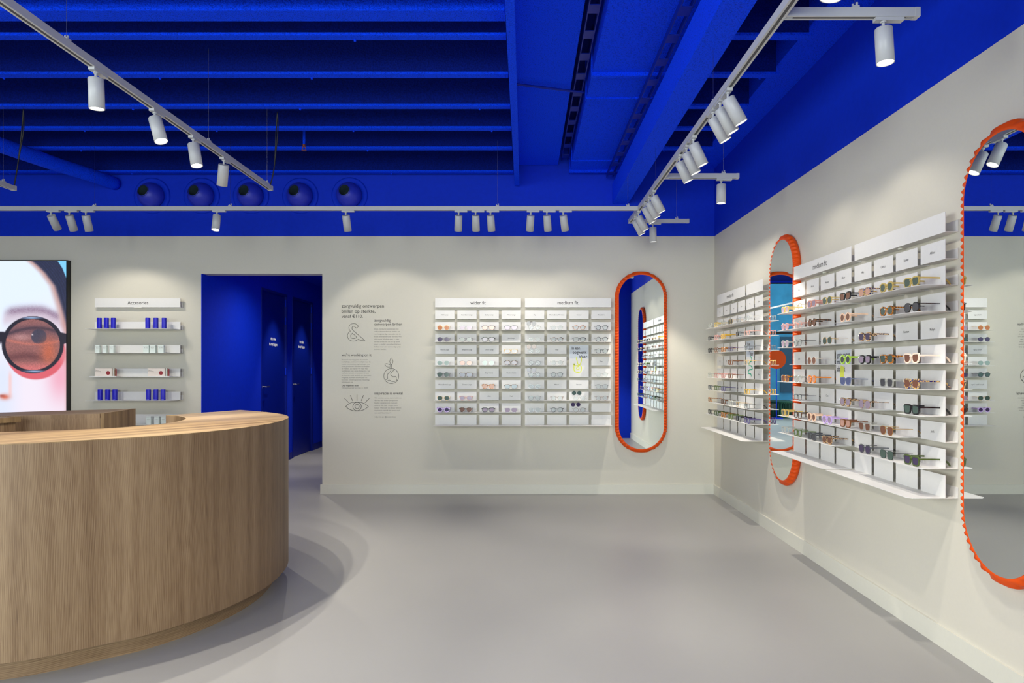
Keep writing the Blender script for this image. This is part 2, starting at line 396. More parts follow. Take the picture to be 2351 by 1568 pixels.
def mini_spot(name, loc, target, power, size=60, blend=.6, col=WARM, rad=.02, parent=None):
    l = bpy.data.lights.new(name, 'SPOT'); l.energy = power; l.spot_size = R(size); l.spot_blend = blend; l.color = col
    l.shadow_soft_size = rad
    o = bpy.data.objects.new(name, l); C.objects.link(o)
    d = Vector(target) - Vector(loc)
    o.location = loc; o.rotation_euler = d.to_track_quat('-Z', 'Y').to_euler()
    if parent: 
        o.parent = parent; o.matrix_parent_inverse = parent.matrix_world.inverted()
    return o
for i, y in enumerate((9.44, 10.64)):
    t = thing('recessed_downlight', 'small round downlight in the blue corridor ceiling beside the %s door' % ('nearer', 'farther')[i], 'downlight', (-2.92, y, 2.615))
    bm = bmesh.new(); cyl(bm, (0, 0, 0), (0, 0, -.012), .045, .04); obj('housing', bm, LAMPW, t)
    bm = bmesh.new(); cyl(bm, (0, 0, -.012), (0, 0, -.0125), .03); obj('diffuser', bm, LIT, t)
    mini_spot('downlight_beam', (-2.92, y, 2.59), (-3.12, y, 0), 60, 60, .6)

t = thing('recessed_downlight', 'round fill downlight added in the corridor ceiling just inside the doorway', 'downlight', (-2.6, 8.25, 2.615))  # unseen lamp added to brighten the corridor entrance
bm = bmesh.new(); cyl(bm, (0, 0, 0), (0, 0, -.012), .045, .04); obj('housing', bm, LAMPW, t)
bm = bmesh.new(); cyl(bm, (0, 0, -.012), (0, 0, -.0125), .03); obj('diffuser', bm, LIT, t)
mini_spot('downlight_beam', (-2.6, 8.25, 2.59), (-2.3, 8.25, 0), 60, 150, 1.0)

# ------------------------------------------------------------------ ceiling steel, ducts, pipes
HJ = ZC + 1.972
def wobbly_box(x0, x1, y0, y1, z0, z1): return bx(x0, x1, y0, y1, z0, z1)
jy = [1.6, 2.15, 2.7, 3.2, 3.75, 4.27, 4.83, 5.41, 5.91, 6.45, 7.22]
ordn = ['first','second','third','fourth','fifth','sixth','seventh','eighth','ninth','tenth','eleventh','twelfth']
def joist(x0, x1, y, side, idx, fl=.036):
    bm = bmesh.new()
    box(bm, x0, x1, y - fl * 1.6, y + .006, HJ, HJ + .018)
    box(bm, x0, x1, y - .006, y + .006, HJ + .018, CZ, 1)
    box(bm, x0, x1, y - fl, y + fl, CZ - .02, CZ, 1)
    # bolts on the lower flange
    rr = random.Random(int(y * 100))
    x = x0 + rr.random()
    while x < x1 - .1:
        cyl(bm, (x, y, HJ), (x, y, HJ - .010), .008, .007, n=8); x += 1.0 + rr.random() * .8
    o = obj('ceiling_beam', bm, [BLUEC, DECK])  # web and top flange take the shade-darkened blue
    tag(o, 'blue sprayed steel ceiling joist, %s counted from the back wall, %s of the girder' % (ordn[idx], side), 'beam', 'blue steel joists across the ceiling')
n = len(jy)
for i, y in enumerate(jy):
    joist(XL + .02, -.11, y, 'left', n - 1 - i)
    if y < 7.0: joist(1.075, 1.715, y, 'right', n - 1 - i)
o = obj('ceiling_beam', bx(XL + .02, -.11, 3.92, 4.04, HJ - .0, HJ + .12), BLUEC)
tag(o, 'wide blue box beam crossing the ceiling just before the sixth joist', 'beam')
bm = bmesh.new(); box(bm, -.10, -.05, 1.0, 7.25, 3.168, 3.19); box(bm, -.082, -.068, 1.0, 7.25, 3.19, CZ)
tag(obj('ceiling_beam', bm, BLUEC), 'blue girder running towards the back wall where the joists end', 'beam')
bm = bmesh.new(); box(bm, -.06, .345, 1.0, D - .01, 3.393, CZ - .01)
tag(obj('ceiling_panel', bm, BLUEC), 'flat textured blue soffit strip right of the girder', 'ceiling panel')
bm = bmesh.new(); box(bm, .462, 1.068, 1.0, 7.27, 3.312, CZ - .02)
t = thing('air_duct', 'wide flat blue ventilation duct running to the back wall', 'duct', (.765, 4, 3.3))
bm = bmesh.new(); box(bm, -.303, .303, -3.0, 3.27, .012, .28); obj('duct_body', bm, BLUEC, t)
for y in (2.6, 3.7, 4.82, 5.27, 6.86, 7.2):
    bm = bmesh.new(); box(bm, -.312, .312, y - 4 - .02, y - 4 + .02, -.012 if y in (4.82, 7.2) else .003, .29); obj('duct_flange', bm, BLUEC, t)
# cable tray in the dark slots either side of the duct
def ladder(x, label, z, y0, y1):
    t = thing('cable_tray', label, 'cable tray', (x, (y0 + y1) / 2, z))
    h = (y1 - y0) / 2
    bm = bmesh.new(); box(bm, -.035, -.028, -h, h, 0, .04); box(bm, .028, .035, -h, h, 0, .04); obj('side_rail', bm, BLUED, t)
    y = -h
    while y < h - .12:
        obj('rung', bx(-.028, .028, y, y + .10, .0, .006), BLUED, t); y += .32
ladder(.405, 'dark blue cable tray in the slot left of the duct', 3.40, 1.2, 7.15)
ladder(.862, 'dark blue cable tray tucked above the box beam', 3.225, 1.2, 7.15)
bm = bmesh.new(); box(bm, .907, 1.067, 1.0, D - .005, 2.994, 3.20)
tag(obj('ceiling_beam', bm, BLUEC), 'low blue box beam running to the back wall above the right light track', 'beam')
bm = bmesh.new()
for y in (1.6, 3.2, 4.8, 6.6): box(bm, .97, 1.0, y, y + .04, 3.20, 3.298)
bm.free()
bm = bmesh.new(); box(bm, 1.715, W - .001, 1.0, D - .001, 3.36, CZ - .001)
tag(obj('ceiling_panel', bm, BLUEC), 'blue edge strip of the ceiling along the right wall', 'ceiling panel')
bm = bmesh.new(); tube(bm, catmull([(-5.6, 3.2, 3.22), (-4.9, 4.6, 3.2), (-4.55, 5.6, 3.2), (-4.36, 6.6, 3.2), (-4.27, 6.95, 3.2), (-4.22, 7.29, 3.2)], 6), .065, 16)
tag(obj('ceiling_pipe', bm, BLUEC, smooth=True), 'thick blue pipe slanting across the ceiling at far left', 'pipe')
bm = bmesh.new(); tube(bm, [(-.06, 5.15, 3.37), (.44, 5.28, 3.36)], .009, 8)
tag(obj('ceiling_conduit', bm, BLUED), 'thin blue conduit crossing under the flat soffit', 'conduit')
# sprinkler
t = thing('sprinkler', 'small copper sprinkler head below the ceiling joists', 'sprinkler', (-1.93, 6.2, 3.21))
bm = bmesh.new(); cyl(bm, (0, 0, .41), (0, 0, .05), .011, n=10); obj('drop_pipe', bm, BLUEC, t)
bm = bmesh.new(); cyl(bm, (0, 0, .05), (0, 0, .03), .013); tube(bm, [(-.012, 0, .03), (-.016, 0, .012), (0, 0, 0)], .003, 6); tube(bm, [(.012, 0, .03), (.016, 0, .012), (0, 0, 0)], .003, 6)
for k in range(8):
    a = k * math.pi / 4; box(bm, *sorted((0, .022 * math.cos(a))), *sorted((-.003, .022 * math.sin(a))), -.003, 0)
obj('sprinkler_head', bm, BRASS, t)

# ------------------------------------------------------------------ jet nozzles on the blue wall
def nozzle_meshes():
    ring = bmesh.new()
    prof = [(.185, .0), (.185, -.012), (.172, -.02), (.15, -.014), (.125, .0)]
    n = 48; rows = []
    for r, y in prof: rows.append([ring.verts.new((r * math.cos(2*math.pi*i/n), y, r * math.sin(2*math.pi*i/n))) for i in range(n)])
    for a, b in zip(rows, rows[1:]):
        for i in range(n): ring.faces.new((a[i], a[(i+1) % n], b[(i+1) % n], b[i]))
    ball = bmesh.new(); bmesh.ops.create_uvsphere(ball, u_segments=40, v_segments=28, radius=.128)
    d = Vector((-.20, -.94, .20)).normalized()
    q = Vector((0, 0, 1)).rotation_difference(d)
    for v in ball.verts: v.co = q @ v.co
    kill = [f for f in ball.faces if f.calc_center_median().normalized().dot(d) > math.cos(R(28))]
    bmesh.ops.delete(ball, geom=kill, context='FACES')
    bmesh.ops.delete(ball, geom=[f for f in ball.faces if f.calc_center_median().y > .026], context='FACES')
    cup = bmesh.new(); rr = .128 * math.sin(R(28.6)); zz = .128 * math.cos(R(28.6))
    cyl(cup, d * zz, d * (zz - .09), rr, rr * .8, n=32, caps=False); cyl(cup, d * (zz - .09), d * (zz - .092), rr * .8, n=32)
    cyl(cup, d * (zz + .004), d * (zz - .01), rr * 1.04, rr * 1.04, n=32, caps=False)
    return ring, ball, cup
rg, bl, cp = nozzle_meshes()
pos = [(350, 450, 'far left'), (464, 450, 'second from the left'), (577, 450, 'middle'), (690, 450, 'second from the right'), (803, 449, 'far right')]
first = None
for u, v, w in pos:
    p = uv(u, v, D)
    t = thing('jet_nozzle', 'round blue ball jet nozzle on the blue wall, %s of five' % w, 'air nozzle', (p.x, D - .001, p.z), 0, 'air nozzles on the blue wall')
    if first is None:
        a = obj('flange', rg, BLUE, t, smooth=True); b = obj('ball', bl, NOZB, t, (0, -.03, 0), smooth=True); c_ = obj('opening', cp, NOZIN, t, (0, -.03, 0), smooth=True)
        first = (a, b, c_)
    else:
        for q in first: z = q.copy(); C.objects.link(z); z.parent = t

# ------------------------------------------------------------------ light tracks
TH = ZC + 1.36                      # underside of the tracks
def track_bm(L):                    # along local +x from 0 to L
    bm = bmesh.new()
    box(bm, 0, L, -.017, .017, .004, .034)
    box(bm, 0, L, -.017, -.007, 0, .004); box(bm, 0, L, .007, .017, 0, .004)
    return bm
def track(label, p0, L, rz, wires, label_wire_top):
    t = thing('light_track', label, 'light track', (p0[0], p0[1], TH), rz)
    obj('track_rail', track_bm(L), LAMPW, t)
    obj('track_groove', bx(.03, L - .03, -.0068, .0068, .0005, .004), GREYIN, t)
    bm = bmesh.new(); box(bm, L, L + .02, -.018, .018, -.001, .035); obj('end_cap', bm, LAMPW, t)
    for x, top in wires:
        bm = bmesh.new(); box(bm, x - .014, x + .014, -.012, .012, .034, .044); cyl(bm, (x + .008, 0, .044), (x + .008, 0, .06), .005, n=8); cyl(bm, (x - .008, 0, .044), (x - .008, 0, .054), .004, n=8)
        obj('wire_clamp', bm, LAMPW, t)
        bm = bmesh.new(); cyl(bm, (x, 0, .044), (x, 0, top - TH), .0011, n=6); obj('suspension_wire', bm, CHROME, t)
    return t
track('long white light track in front of the blue back wall', (-6.6, 6.16), 7.58, 0, [(6.6 - 3.74, HJ), (6.6 - 2.56, HJ), (6.6 - .235, HJ), (7.5, 3.0), (1.0, HJ)], 0)
track('white light track running above the reception counter', (-1.96, -3.5), 8.95, R(90), [(3.5 + 3.03, HJ), (3.5 + 4.39, HJ), (3.5 + 5.39, HJ), (1.2, CZ)], 0)
track('white light track end showing at the left edge of the photo', (-3.94, .5), 4.95, R(90), [(4.85, HJ), (2.0, HJ), (.5, HJ)], 0)
track('white light track running along the right wall', (1.0, -3.5), 10.2, R(90), [(3.5 + 3.75, 2.99), (3.5 + 5.4, 2.99), (9.9, 2.99), (1.6, 2.99)], 0)
for i, (y, x1) in enumerate(((2.76, 1.535), (5.116, 1.549), (6.69, 1.555))):
    track('short white side track branching off the right track, %s' % ('nearest of three', 'middle of three', 'farthest of three, over the corner')[i], (1.018, y), x1 - .02 - 1.018, 0, [(.42 if i else .27, 3.36)], 0)
# black cables
for u0_, v0_, pts, lb in ((0, 0, [(637, 258, 5.40), (634, 300, 5.42), (630, 380, 5.44), (621, 424, 5.44)], 'black cable looping from a joist to the counter track end'),
                          (0, 0, [(54, 250, 5.40), (50, 300, 5.42), (42, 370, 5.44), (33, 425, 5.44)], 'black cable hanging at far left of the ceiling')):
    bm = bmesh.new(); P = catmull([uv(*q) for q in pts], 6); tube(bm, P, .005, 8)
    P2 = catmull([uv(q[0] + 4, q[1], q[2]) if k in (1,) else uv(*q) for k, q in enumerate(pts)], 6); tube(bm, P2, .004, 8)
    tag(obj('power_cable', bm, BLACK, smooth=True), lb, 'cable')

# ------------------------------------------------------------------ spot lamps
def lamp_parts():
    ad = bmesh.new(); box(ad, -.035, .075, -.014, .014, -.014, -.0006); cyl(ad, (0, 0, -.014), (0, 0, -.042), .006, n=12); cyl(ad, (0,0,-.014), (0,0,-.02), .011, n=12)
    body = bmesh.new(); n = 32
    prof = [(0, 0), (.031, 0), (.033, -.003), (.033, -.137), (.0305, -.137), (.0305, -.128)]
    rows = [[body.verts.new((r * math.cos(2*math.pi*i/n), r * math.sin(2*math.pi*i/n), z)) for i in range(n)] for r, z in prof[1:]]
    body.faces.new(rows[0][::-1])
    for a, b in zip(rows, rows[1:]):
        for i in range(n): body.faces.new((a[i], a[(i+1) % n], b[(i+1) % n], b[i]))
    refl = bmesh.new(); cyl(refl, (0, 0, -.128), (0, 0, -.1285), .0304, n=32)
    out = []
    for nm, b in (('adapter', ad), ('lamp_body', body), ('reflector', refl)):
        me = bpy.data.meshes.new(nm); bmesh.ops.recalc_face_normals(b, faces=b.faces); b.to_mesh(me); b.free(); out.append(me)
    for p in out[1].polygons: p.use_smooth = abs(p.normal.z) < .5
    out[0].materials.append(LAMPW); out[1].materials.append(LAMPW); out[2].materials.append(LIT)
    return out
M_AD, M_BODY, M_REF = lamp_parts()
def spot_lamp(x, y, d, label, power, size, along=0.0, group=None, blend=.38, aim=None, bulb=True):
    t = thing('track_spotlight', label, 'spotlight', (x, y, TH), along, group)
    link_mesh('adapter', M_AD, None, t)
    dv = Vector(d).normalized()
    dl = Matrix.Rotation(-along, 3, 'Z') @ dv
    q = Vector((0, 0, -1)).rotation_difference(dl)
    for nm, me in (('lamp_body', M_BODY), ('reflector', M_REF)):
        o = link_mesh(nm, me, None, t); o.location = (0, 0, -.042); o.rotation_mode = 'QUATERNION'; o.rotation_quaternion = q
    if bulb and power > 0:
        l = bpy.data.lights.new('bulb', 'SPOT'); l.energy = power; l.spot_size = R(size); l.spot_blend = blend; l.color = WARM; l.shadow_soft_size = .014
        o = bpy.data.objects.new('bulb', l); C.objects.link(o); o.parent = t
        a = Vector(aim).normalized() if aim else dv
        al = Matrix.Rotation(-along, 3, 'Z') @ a
        o.location = Vector((0, 0, -.042)) + dl * .142
        o.rotation_mode = 'QUATERNION'; o.rotation_quaternion = Vector((0, 0, -1)).rotation_difference(al)
GB = 'spotlights on the back wall track'
BA = 76
for u, d_, lb in ((117, (0, .65, -.76), 'leftmost of three grouped on the back track, strongly tilted to the wall'),
                  (159, (0, .48, -.88), 'middle of the left trio on the back track'),
                  (197, (0, .36, -.93), 'right one of the left trio on the back track'),
                  (794, (.02, .42, -.9), 'single lamp on the back track above the wall lettering'),
                  (1053, (-.07, .42, -.9), 'first of the trio above the wider fit display'),
                  (1092, (0, .42, -.9), 'middle of the trio above the wider fit display'),
                  (1126, (.05, .42, -.9), 'last of the trio above the wider fit display'),
                  (1218.6, (-.07, .42, -.9), 'first of the trio above the back medium fit display'),
                  (1255.6, (.08, .42, -.9), 'middle of the trio above the back medium fit display'),
                  (1293, (.16, .42, -.9), 'last of the trio above the back medium fit display')):
    x = (u - U0) * 6.16 / F
    spot_lamp(x, 6.16, d_, 'white cylinder spotlight, ' + lb, SPOT_W * (.27 if u < 300 else .46 if u < 900 else .19), BA, 0, GB, aim=(d_[0] + (.12 if u == 794 else 0), .70, -.71))
spot_lamp((498 - U0) * 6.16 / F, 6.16, (0, -.22, -1), 'white cylinder spotlight pointing down at the counter, alone on the back track', 60, 95, 0, GB)
GR = 'spotlights on the right wall track'
def rl(ys, dx, names, pw):
    for y, nm in zip(ys, names):
        spot_lamp(1.0, y, (dx, 0.0, -.87), 'white cylinder spotlight on the right track, ' + nm, pw, BA, R(90), GR, aim=(.70, 0, -.71))
rl((3.75, 3.615, 3.48), .48, ('farthest of the near trio', 'middle of the near trio', 'nearest of the near trio'), SPOT_W * .11)
rl((4.56, 4.365, 4.19), .40, ('farthest of the second trio', 'middle of the second trio', 'nearest of the second trio'), SPOT_W * .11)
rl((6.40, 6.21, 5.87, 5.68, 5.48), .46, ('last of the far five', 'fourth of the far five', 'middle of the far five', 'second of the far five', 'first of the far five'), SPOT_W * .17)
spot_lamp(1.0, 2.26, (-.1, .15, -.97), 'white cylinder spotlight cut off by the top edge of the photo, near the right track', 50, 100, R(90), GR)
spot_lamp(1.40, 2.76, (.03, -.05, -1), 'white cylinder spotlight with honeycomb front on the nearest side track', 50, 80, 0)
spot_lamp(1.423, 5.116, (.0, .02, -1), 'white cylinder spotlight hanging from the middle side track', 75, 90, 0)
spot_lamp(1.214, 6.69, (.03, .05, -1), 'white cylinder spotlight hanging from the farthest side track in the corner', 50, 80, 0)
GL = 'spotlights on the counter track'
spot_lamp(-1.96, 3.237, (0, .06, -1), 'white cylinder spotlight on the counter track, nearest and largest', 85, 110, R(90), GL, blend=.4)
spot_lamp(-1.96, 3.754, (.314, -.13, -.941), 'white cylinder spotlight on the counter track, second, tilted to the right', 85, 110, R(90), GL, blend=.5)
spot_lamp(-1.96, 4.19, (.20, -.1, -.97), 'white cylinder spotlight on the counter track, third from the near end', 65, 110, R(90), GL, blend=.5)
spot_lamp(-1.96, 4.616, (-.24, .35, -.895), 'white cylinder spotlight on the counter track, closest to the track end', 30, 90, R(90), GL)
# unseen lamps added further along the same tracks for general light
for x, y, d in ((1.0, .3, (-.3, .3, -.9)), (1.0, -1.2, (-.3, .3, -.9)), (-1.96, 1.4, (.2, .25, -.95)), (-1.96, -.4, (.2, .25, -.95)), (-1.96, -2.2, (0, .2, -.95)), (-3.94, 1.5, (-.1, .2, -.95)), (-3.94, 3.2, (0, .1, -.95))):
    spot_lamp(x, y, d, 'white cylinder spotlight added for fill on a track out of view behind the camera' if y < 1.45 else 'white cylinder spotlight added for fill, out of view over the counter well', 16, 120, R(90), 'added spotlights out of view')

# ------------------------------------------------------------------ reception counter
def smooth2(pts, sub=8): return [(v.x, v.y) for v in catmull([(x, y, 0) for x, y in pts], sub)]
outer = smooth2([(-3.9, 2.86), (-3.4, 2.76), (-2.9, 2.75), (-2.5, 2.79), (-2.146, 2.897), (-1.960, 3.007), (-1.835, 3.112), (-1.711, 3.219), (-1.587, 3.39), (-1.505, 3.57), (-1.443, 3.80), (-1.422, 4.07), (-1.471, 4.41), (-1.60, 4.70), (-1.822, 4.965), (-2.081, 5.187)])
inner = smooth2([(-2.34, 4.62), (-2.251, 4.58), (-2.129, 4.43), (-2.055, 4.29), (-2.012, 4.10), (-2.02, 3.93), (-2.09, 3.74), (-2.17, 3.638), (-2.31, 3.535), (-2.55, 3.443), (-2.9, 3.38), (-3.4, 3.36), (-3.9, 3.46)])
def uv_side(bm, path, z0, z1, uvl, closed=False, off=0.0, horiz=False):
    s = off; n = len(path)
    for i in range(n if closed else n - 1):
        a, b = path[i], path[(i+1) % n]
        L = math.hypot(b[0]-a[0], b[1]-a[1])
        v = [bm.verts.new((a[0], a[1], z0)), bm.verts.new((b[0], b[1], z0)), bm.verts.new((b[0], b[1], z1)), bm.verts.new((a[0], a[1], z1))]
        f = bm.faces.new(v); f.smooth = True
        for lp, q in zip(f.loops, ((s, z0), (s + L, z0), (s + L, z1), (s, z1))): lp[uvl].uv = (q[1], q[0]) if horiz else q
        s += L
def uv_cap(bm, path, z, uvl, rot=0.0):
    f = bm.faces.new([bm.verts.new((x, y, z)) for x, y in path])
    for lp in f.loops:
        x, y = lp.vert.co.x, lp.vert.co.y
        lp[uvl].uv = (x * math.cos(rot) - y * math.sin(rot), x * math.sin(rot) + y * math.cos(rot))
def counter_part(name, outlines, z0, z1, m, parent, horiz=False, rot=0.0, top=True):
    bm = bmesh.new(); uvl = bm.loops.layers.uv.new('UVMap')
    uv_side(bm, outlines, z0, z1, uvl, True, horiz=horiz)
    if top:
        uv_cap(bm, outlines, z1, uvl, rot); uv_cap(bm, outlines, z0, uvl, rot)
    bmesh.ops.remove_doubles(bm, verts=bm.verts, dist=1e-5)
    o = obj(name, bm, m, parent)
    md = o.modifiers.new('es', 'EDGE_SPLIT'); md.split_angle = R(35)
    return o
CT, CB = .997, .097
cn = thing('reception_counter', 'large curved oak reception counter standing at the left', 'counter')
def offset_in(path, d):
    out = []; n = len(path)
    for i in range(n):
        a = path[max(i-1, 0)]; b = path[min(i+1, n-1)]
        tx, ty = b[0]-a[0], b[1]-a[1]; L = math.hypot(tx, ty) or 1
        out.append((path[i][0] - ty / L * d, path[i][1] + tx / L * d))
    return out
counter_part('counter_body', outer + inner, CB, CT - .004, OAK, cn)
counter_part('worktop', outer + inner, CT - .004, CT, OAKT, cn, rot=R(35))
counter_part('plinth', offset_in(outer, .085)[:-1] + offset_in(inner, .05)[1:], 0.0, CB, OAK, cn, horiz=True)

bc = thing('back_counter', 'lower oak back counter with upright end panel behind the reception counter', 'counter')
bo = [(-2.845, 4.80), (-2.93, 5.32), (-2.96, 5.325), (-3.10, 5.27), (-3.24, 5.20), (-3.45, 5.06), (-3.65, 4.90), (-3.95, 4.6), (-4.3, 4.2), (-4.0, 3.95), (-3.7, 4.3), (-3.45, 4.50), (-3.25, 4.62), (-3.0, 4.74), (-2.875, 4.79)]
counter_part('cabinet_body', [(x - .03, y) for x, y in bo], 0.0, CT - .03, OAK, bc)
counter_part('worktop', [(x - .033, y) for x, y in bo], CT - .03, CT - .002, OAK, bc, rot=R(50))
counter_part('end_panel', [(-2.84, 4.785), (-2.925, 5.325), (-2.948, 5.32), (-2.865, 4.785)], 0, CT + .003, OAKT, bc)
wc = thing('drawer_cabinet', 'small oak cabinet with overhanging top at the left edge, inside the counter', 'cabinet')
wo = [(-3.18, 4.47), (-3.235, 4.30), (-3.45, 3.95), (-3.75, 4.10), (-3.55, 4.42)]
counter_part('cabinet_body', [(-3.20, 4.45), (-3.25, 4.31), (-3.46, 3.98), (-3.72, 4.11), (-3.54, 4.40)], 0, CT - .03, OAK, wc)
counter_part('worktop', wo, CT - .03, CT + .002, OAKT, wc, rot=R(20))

# ------------------------------------------------------------------ lightbox poster with a face in round sunglasses
def lightbox():
    Yf = 7.257; x1 = -4.685; x0 = -6.15; zt = 2.408; zb = .42
    t = thing('lightbox_poster', 'backlit poster of a face in round sunglasses on the back wall', 'poster', (x1, D, zb))
    bm = bmesh.new(); box(bm, x0 - x1, 0, Yf - D, -.001, 0, zt - zb); obj('lightbox_frame', bm, BLACK, t)
    # the printed picture, one colour per small cell; coordinates are taken from the print itself
    u1, v0_ = U0 + (x1 - .012) * F / Yf, V0 - (zt - .010 - ZC) * F / Yf
    u0_ = U0 + (x0 + .01) * F / Yf; v1_ = V0 - (zb + .01 - ZC) * F / Yf
    st = 1.4
    nu = int((u1 - u0_) / st) + 1; nv = int((v1_ - v0_) / st) + 1
    us = np.linspace(u0_, u1, nu + 1); vs_ = np.linspace(v0_, v1_, nv + 1)
    U, V = np.meshgrid(us, vs_)
    X = U * 4.02; Y = (V - 570) * 4.02
    X = np.where(X < -40, -80 - X, X)
    rng = np.random.RandomState(3)
    def sm(a, b, x): q = np.clip((x - a) / (b - a), 0, 1); return q * q * (3 - 2 * q)
    def mixc(c, col, k): return c * (1 - k[..., None]) + np.array(col, float) * k[..., None]
    col = np.zeros(U.shape + (3,)) + np.array([214, 226, 240.])
    col = mixc(col, (232, 214, 226), sm(500, 1350, Y + X * .5) * .7)
    col = mixc(col, (196, 214, 236), sm(260, 0, X) * sm(900, 1200, Y) * .6)
    # blush on the cheek
    col = mixc(col, (224, 150, 172), np.exp(-(((X - 560) / 120) ** 2 + ((Y - 1180) / 230) ** 2)) * .8)
    # red light falling through the lens
    e2 = ((X - 330) / 275) ** 2 + ((Y - 960) / 252) ** 2
    col = mixc(col, (206, 84, 96), sm(1.06, .93, e2) * .95)
    col = mixc(col, (214, 130, 140), np.exp(-(((X - 600) / 45) ** 2 + ((Y - 990) / 90) ** 2)) * .8)
    # eyebrow
    yb = 560 + 0.00042 * (X - 300) ** 2 + sm(380, 560, X) * 40
    nz = rng.rand(*U.shape) * .35 + .75
    col = mixc(col, (128, 104, 130), np.exp(-((Y - yb - 10) / 42) ** 2) * sm(10, 120, X) * sm(575, 520, X) * .9 * nz)
    col = mixc(col, (190, 160, 176), np.exp(-((Y - yb - 70) / 60) ** 2) * sm(0, 60, X) * .5)
    # hair
    hx = np.interp(Y, [100, 160, 230, 350, 530, 740, 900], [255, 330, 400, 490, 548, 606, 640])
    col = mixc(col, (176, 124, 116), sm(-60, 10, X - hx) * .75)
    st2 = .82 + .3 * np.sin((X - hx * .8) * .12) ** 2 * rng.rand(*U.shape)
    hair = np.array([40, 46, 78.]) * st2[..., None]
    k = sm(-4, 45, X - hx); col = col * (1 - k[..., None]) + hair * k[..., None]
    bgx = np.interp(Y, [100, 180, 290, 420], [520, 572, 618, 700]); col = mixc(col, (120, 196, 236), sm(-4, 8, X - bgx))
    # nose
    col = mixc(col, (232, 186, 182), np.exp(-(((X - 95) / 16) ** 2)) * sm(1100, 1200, Y) * sm(1400, 1330, Y) * .8)
    col = mixc(col, (206, 112, 92), np.exp(-(((X - 45) / 45) ** 2 + ((Y - 1372) / 26) ** 2)))
    col = mixc(col, (150, 60, 50), np.exp(-(((X - 20) / 30) ** 2 + ((Y - 1362) / 12) ** 2)) * .8)
    col = mixc(col, (196, 92, 96), np.exp(-(((X + 40) / 170) ** 2 + ((Y - 1760) / 60) ** 2)))
    # sunglasses: rim, bridge, temple
    eo = ((X - 303) / 286) ** 2 + ((Y - 890) / 264) ** 2
    ei = ((X - 303) / 250) ** 2 + ((Y - 890) / 234) ** 2
    rim = sm(1.02, .985, eo)
    br = sm(90, 60, X) * sm(768, 782, Y + 0 * X) * sm(852, 836, Y); br = np.maximum(br, sm(85, 20, X) * sm(762, 780, Y) * sm(900, 850, Y) * sm(-30, 10, 60 - X))
    tp = sm(535, 555, X) * sm(782 , 796, Y + (X - 615) * -.25) * sm(884, 868, Y + (X - 615) * .9 * sm(615, 560, X))
    frame = np.maximum(np.maximum(rim, br), tp)
    col = mixc(col, (30, 26, 42), frame)
    hi = rim * (np.exp(-(((X - 290) / 90) ** 2 + ((Y - 642) / 9) ** 2)) + np.exp(-(((X - 320) / 90) ** 2 + ((Y - 1136) / 9) ** 2)))
    col = mixc(col, (160, 190, 230), np.clip(hi, 0, 1) * .9)
    ln = sm(1.02, .98, ei)
    lc = np.zeros(U.shape + (3,)) + np.array([142, 92, 90.])
    lc = mixc(lc, (104, 74, 84), np.exp(-((Y - 760) / 60) ** 2) * .8)
    lc = mixc(lc, (186, 140, 140), np.exp(-(((X - 200) / 90) ** 2 + ((Y - 820) / 30) ** 2)) * .7)
    lc = mixc(lc, (58, 58, 78), sm(1.15, .8, ((X - 360) / 72) ** 2 + ((Y - 815) / 70) ** 2) * .9)
    lc = mixc(lc, (62, 48, 62), np.exp(-((Y - (735 + .0009 * (X - 330) ** 2)) / 16) ** 2) * .8)
    lc = mixc(lc, (196, 112, 96), np.exp(-((Y - (885 - .0006 * (X - 330) ** 2)) / 12) ** 2) * .6)
    lc = mixc(lc, (96, 56, 60), np.exp(-((Y - 1000 - 8 * np.sin(X * .02)) / 38) ** 2) * sm(480, 330, X) * .8)
    lc = mixc(lc, (190, 96, 66), np.exp(-(((X - 450) / 70) ** 2 + ((Y - 960) / 120) ** 2)) * .8)
    lc = mixc(lc, (206, 110, 110), sm(1030, 1110, Y) * .8)
    lc = lc * (.9 + .2 * rng.rand(*U.shape))[..., None]
    col = col * (1 - ln[..., None]) + lc * ln[..., None]
    col = mixc(col, (250, 235, 235), np.exp(-(((X - 300) / 7) ** 2 + ((Y - 797) / 7) ** 2)) * .9)
    col = np.clip(col / 255., 0, 1); linc = np.where(col <= .04045, col / 12.92, ((col + .055) / 1.055) ** 2.4)
    px = (U - U0) * Yf / F - x1; pz = ZC + (V0 - V) * Yf / F - zb
    n = U.size; co = np.stack([px.ravel(), np.full(n, Yf - D - .002), pz.ravel()], 1)
    idx = np.arange(n).reshape(U.shape)
    q = np.stack([idx[:-1, :-1].ravel(), idx[1:, :-1].ravel(), idx[1:, 1:].ravel(), idx[:-1, 1:].ravel()], 1)
    me = bpy.data.meshes.new('poster_print')
    me.vertices.add(n); me.vertices.foreach_set('co', co.ravel())
    me.loops.add(q.size); me.loops.foreach_set('vertex_index', q.ravel().astype(np.int32))
    me.polygons.add(len(q)); me.polygons.foreach_set('loop_start', np.arange(0, q.size, 4, dtype=np.int32)); me.polygons.foreach_set('loop_total', np.full(len(q), 4, dtype=np.int32))
    me.update()
    ca = me.color_attributes.new('print', 'FLOAT_COLOR', 'POINT')
    ca.data.foreach_set('color', np.concatenate([linc.reshape(-1, 3), np.ones((n, 1))], 1).ravel())
    m = bpy.data.materials.new('backlit_print'); m.use_nodes = True; nt = m.node_tree; b = nt.nodes['Principled BSDF']
    at = nt.nodes.new('ShaderNodeAttribute'); at.attribute_name = 'print'
    nt.links.new(at.outputs['Color'], b.inputs['Emission Color']); b.inputs['Emission Strength'].default_value = .93
    b.inputs['Base Color'].default_value = (.02, .02, .02, 1); b.inputs['Roughness'].default_value = .6
    link_mesh('poster_print', me, m, t)
lightbox()

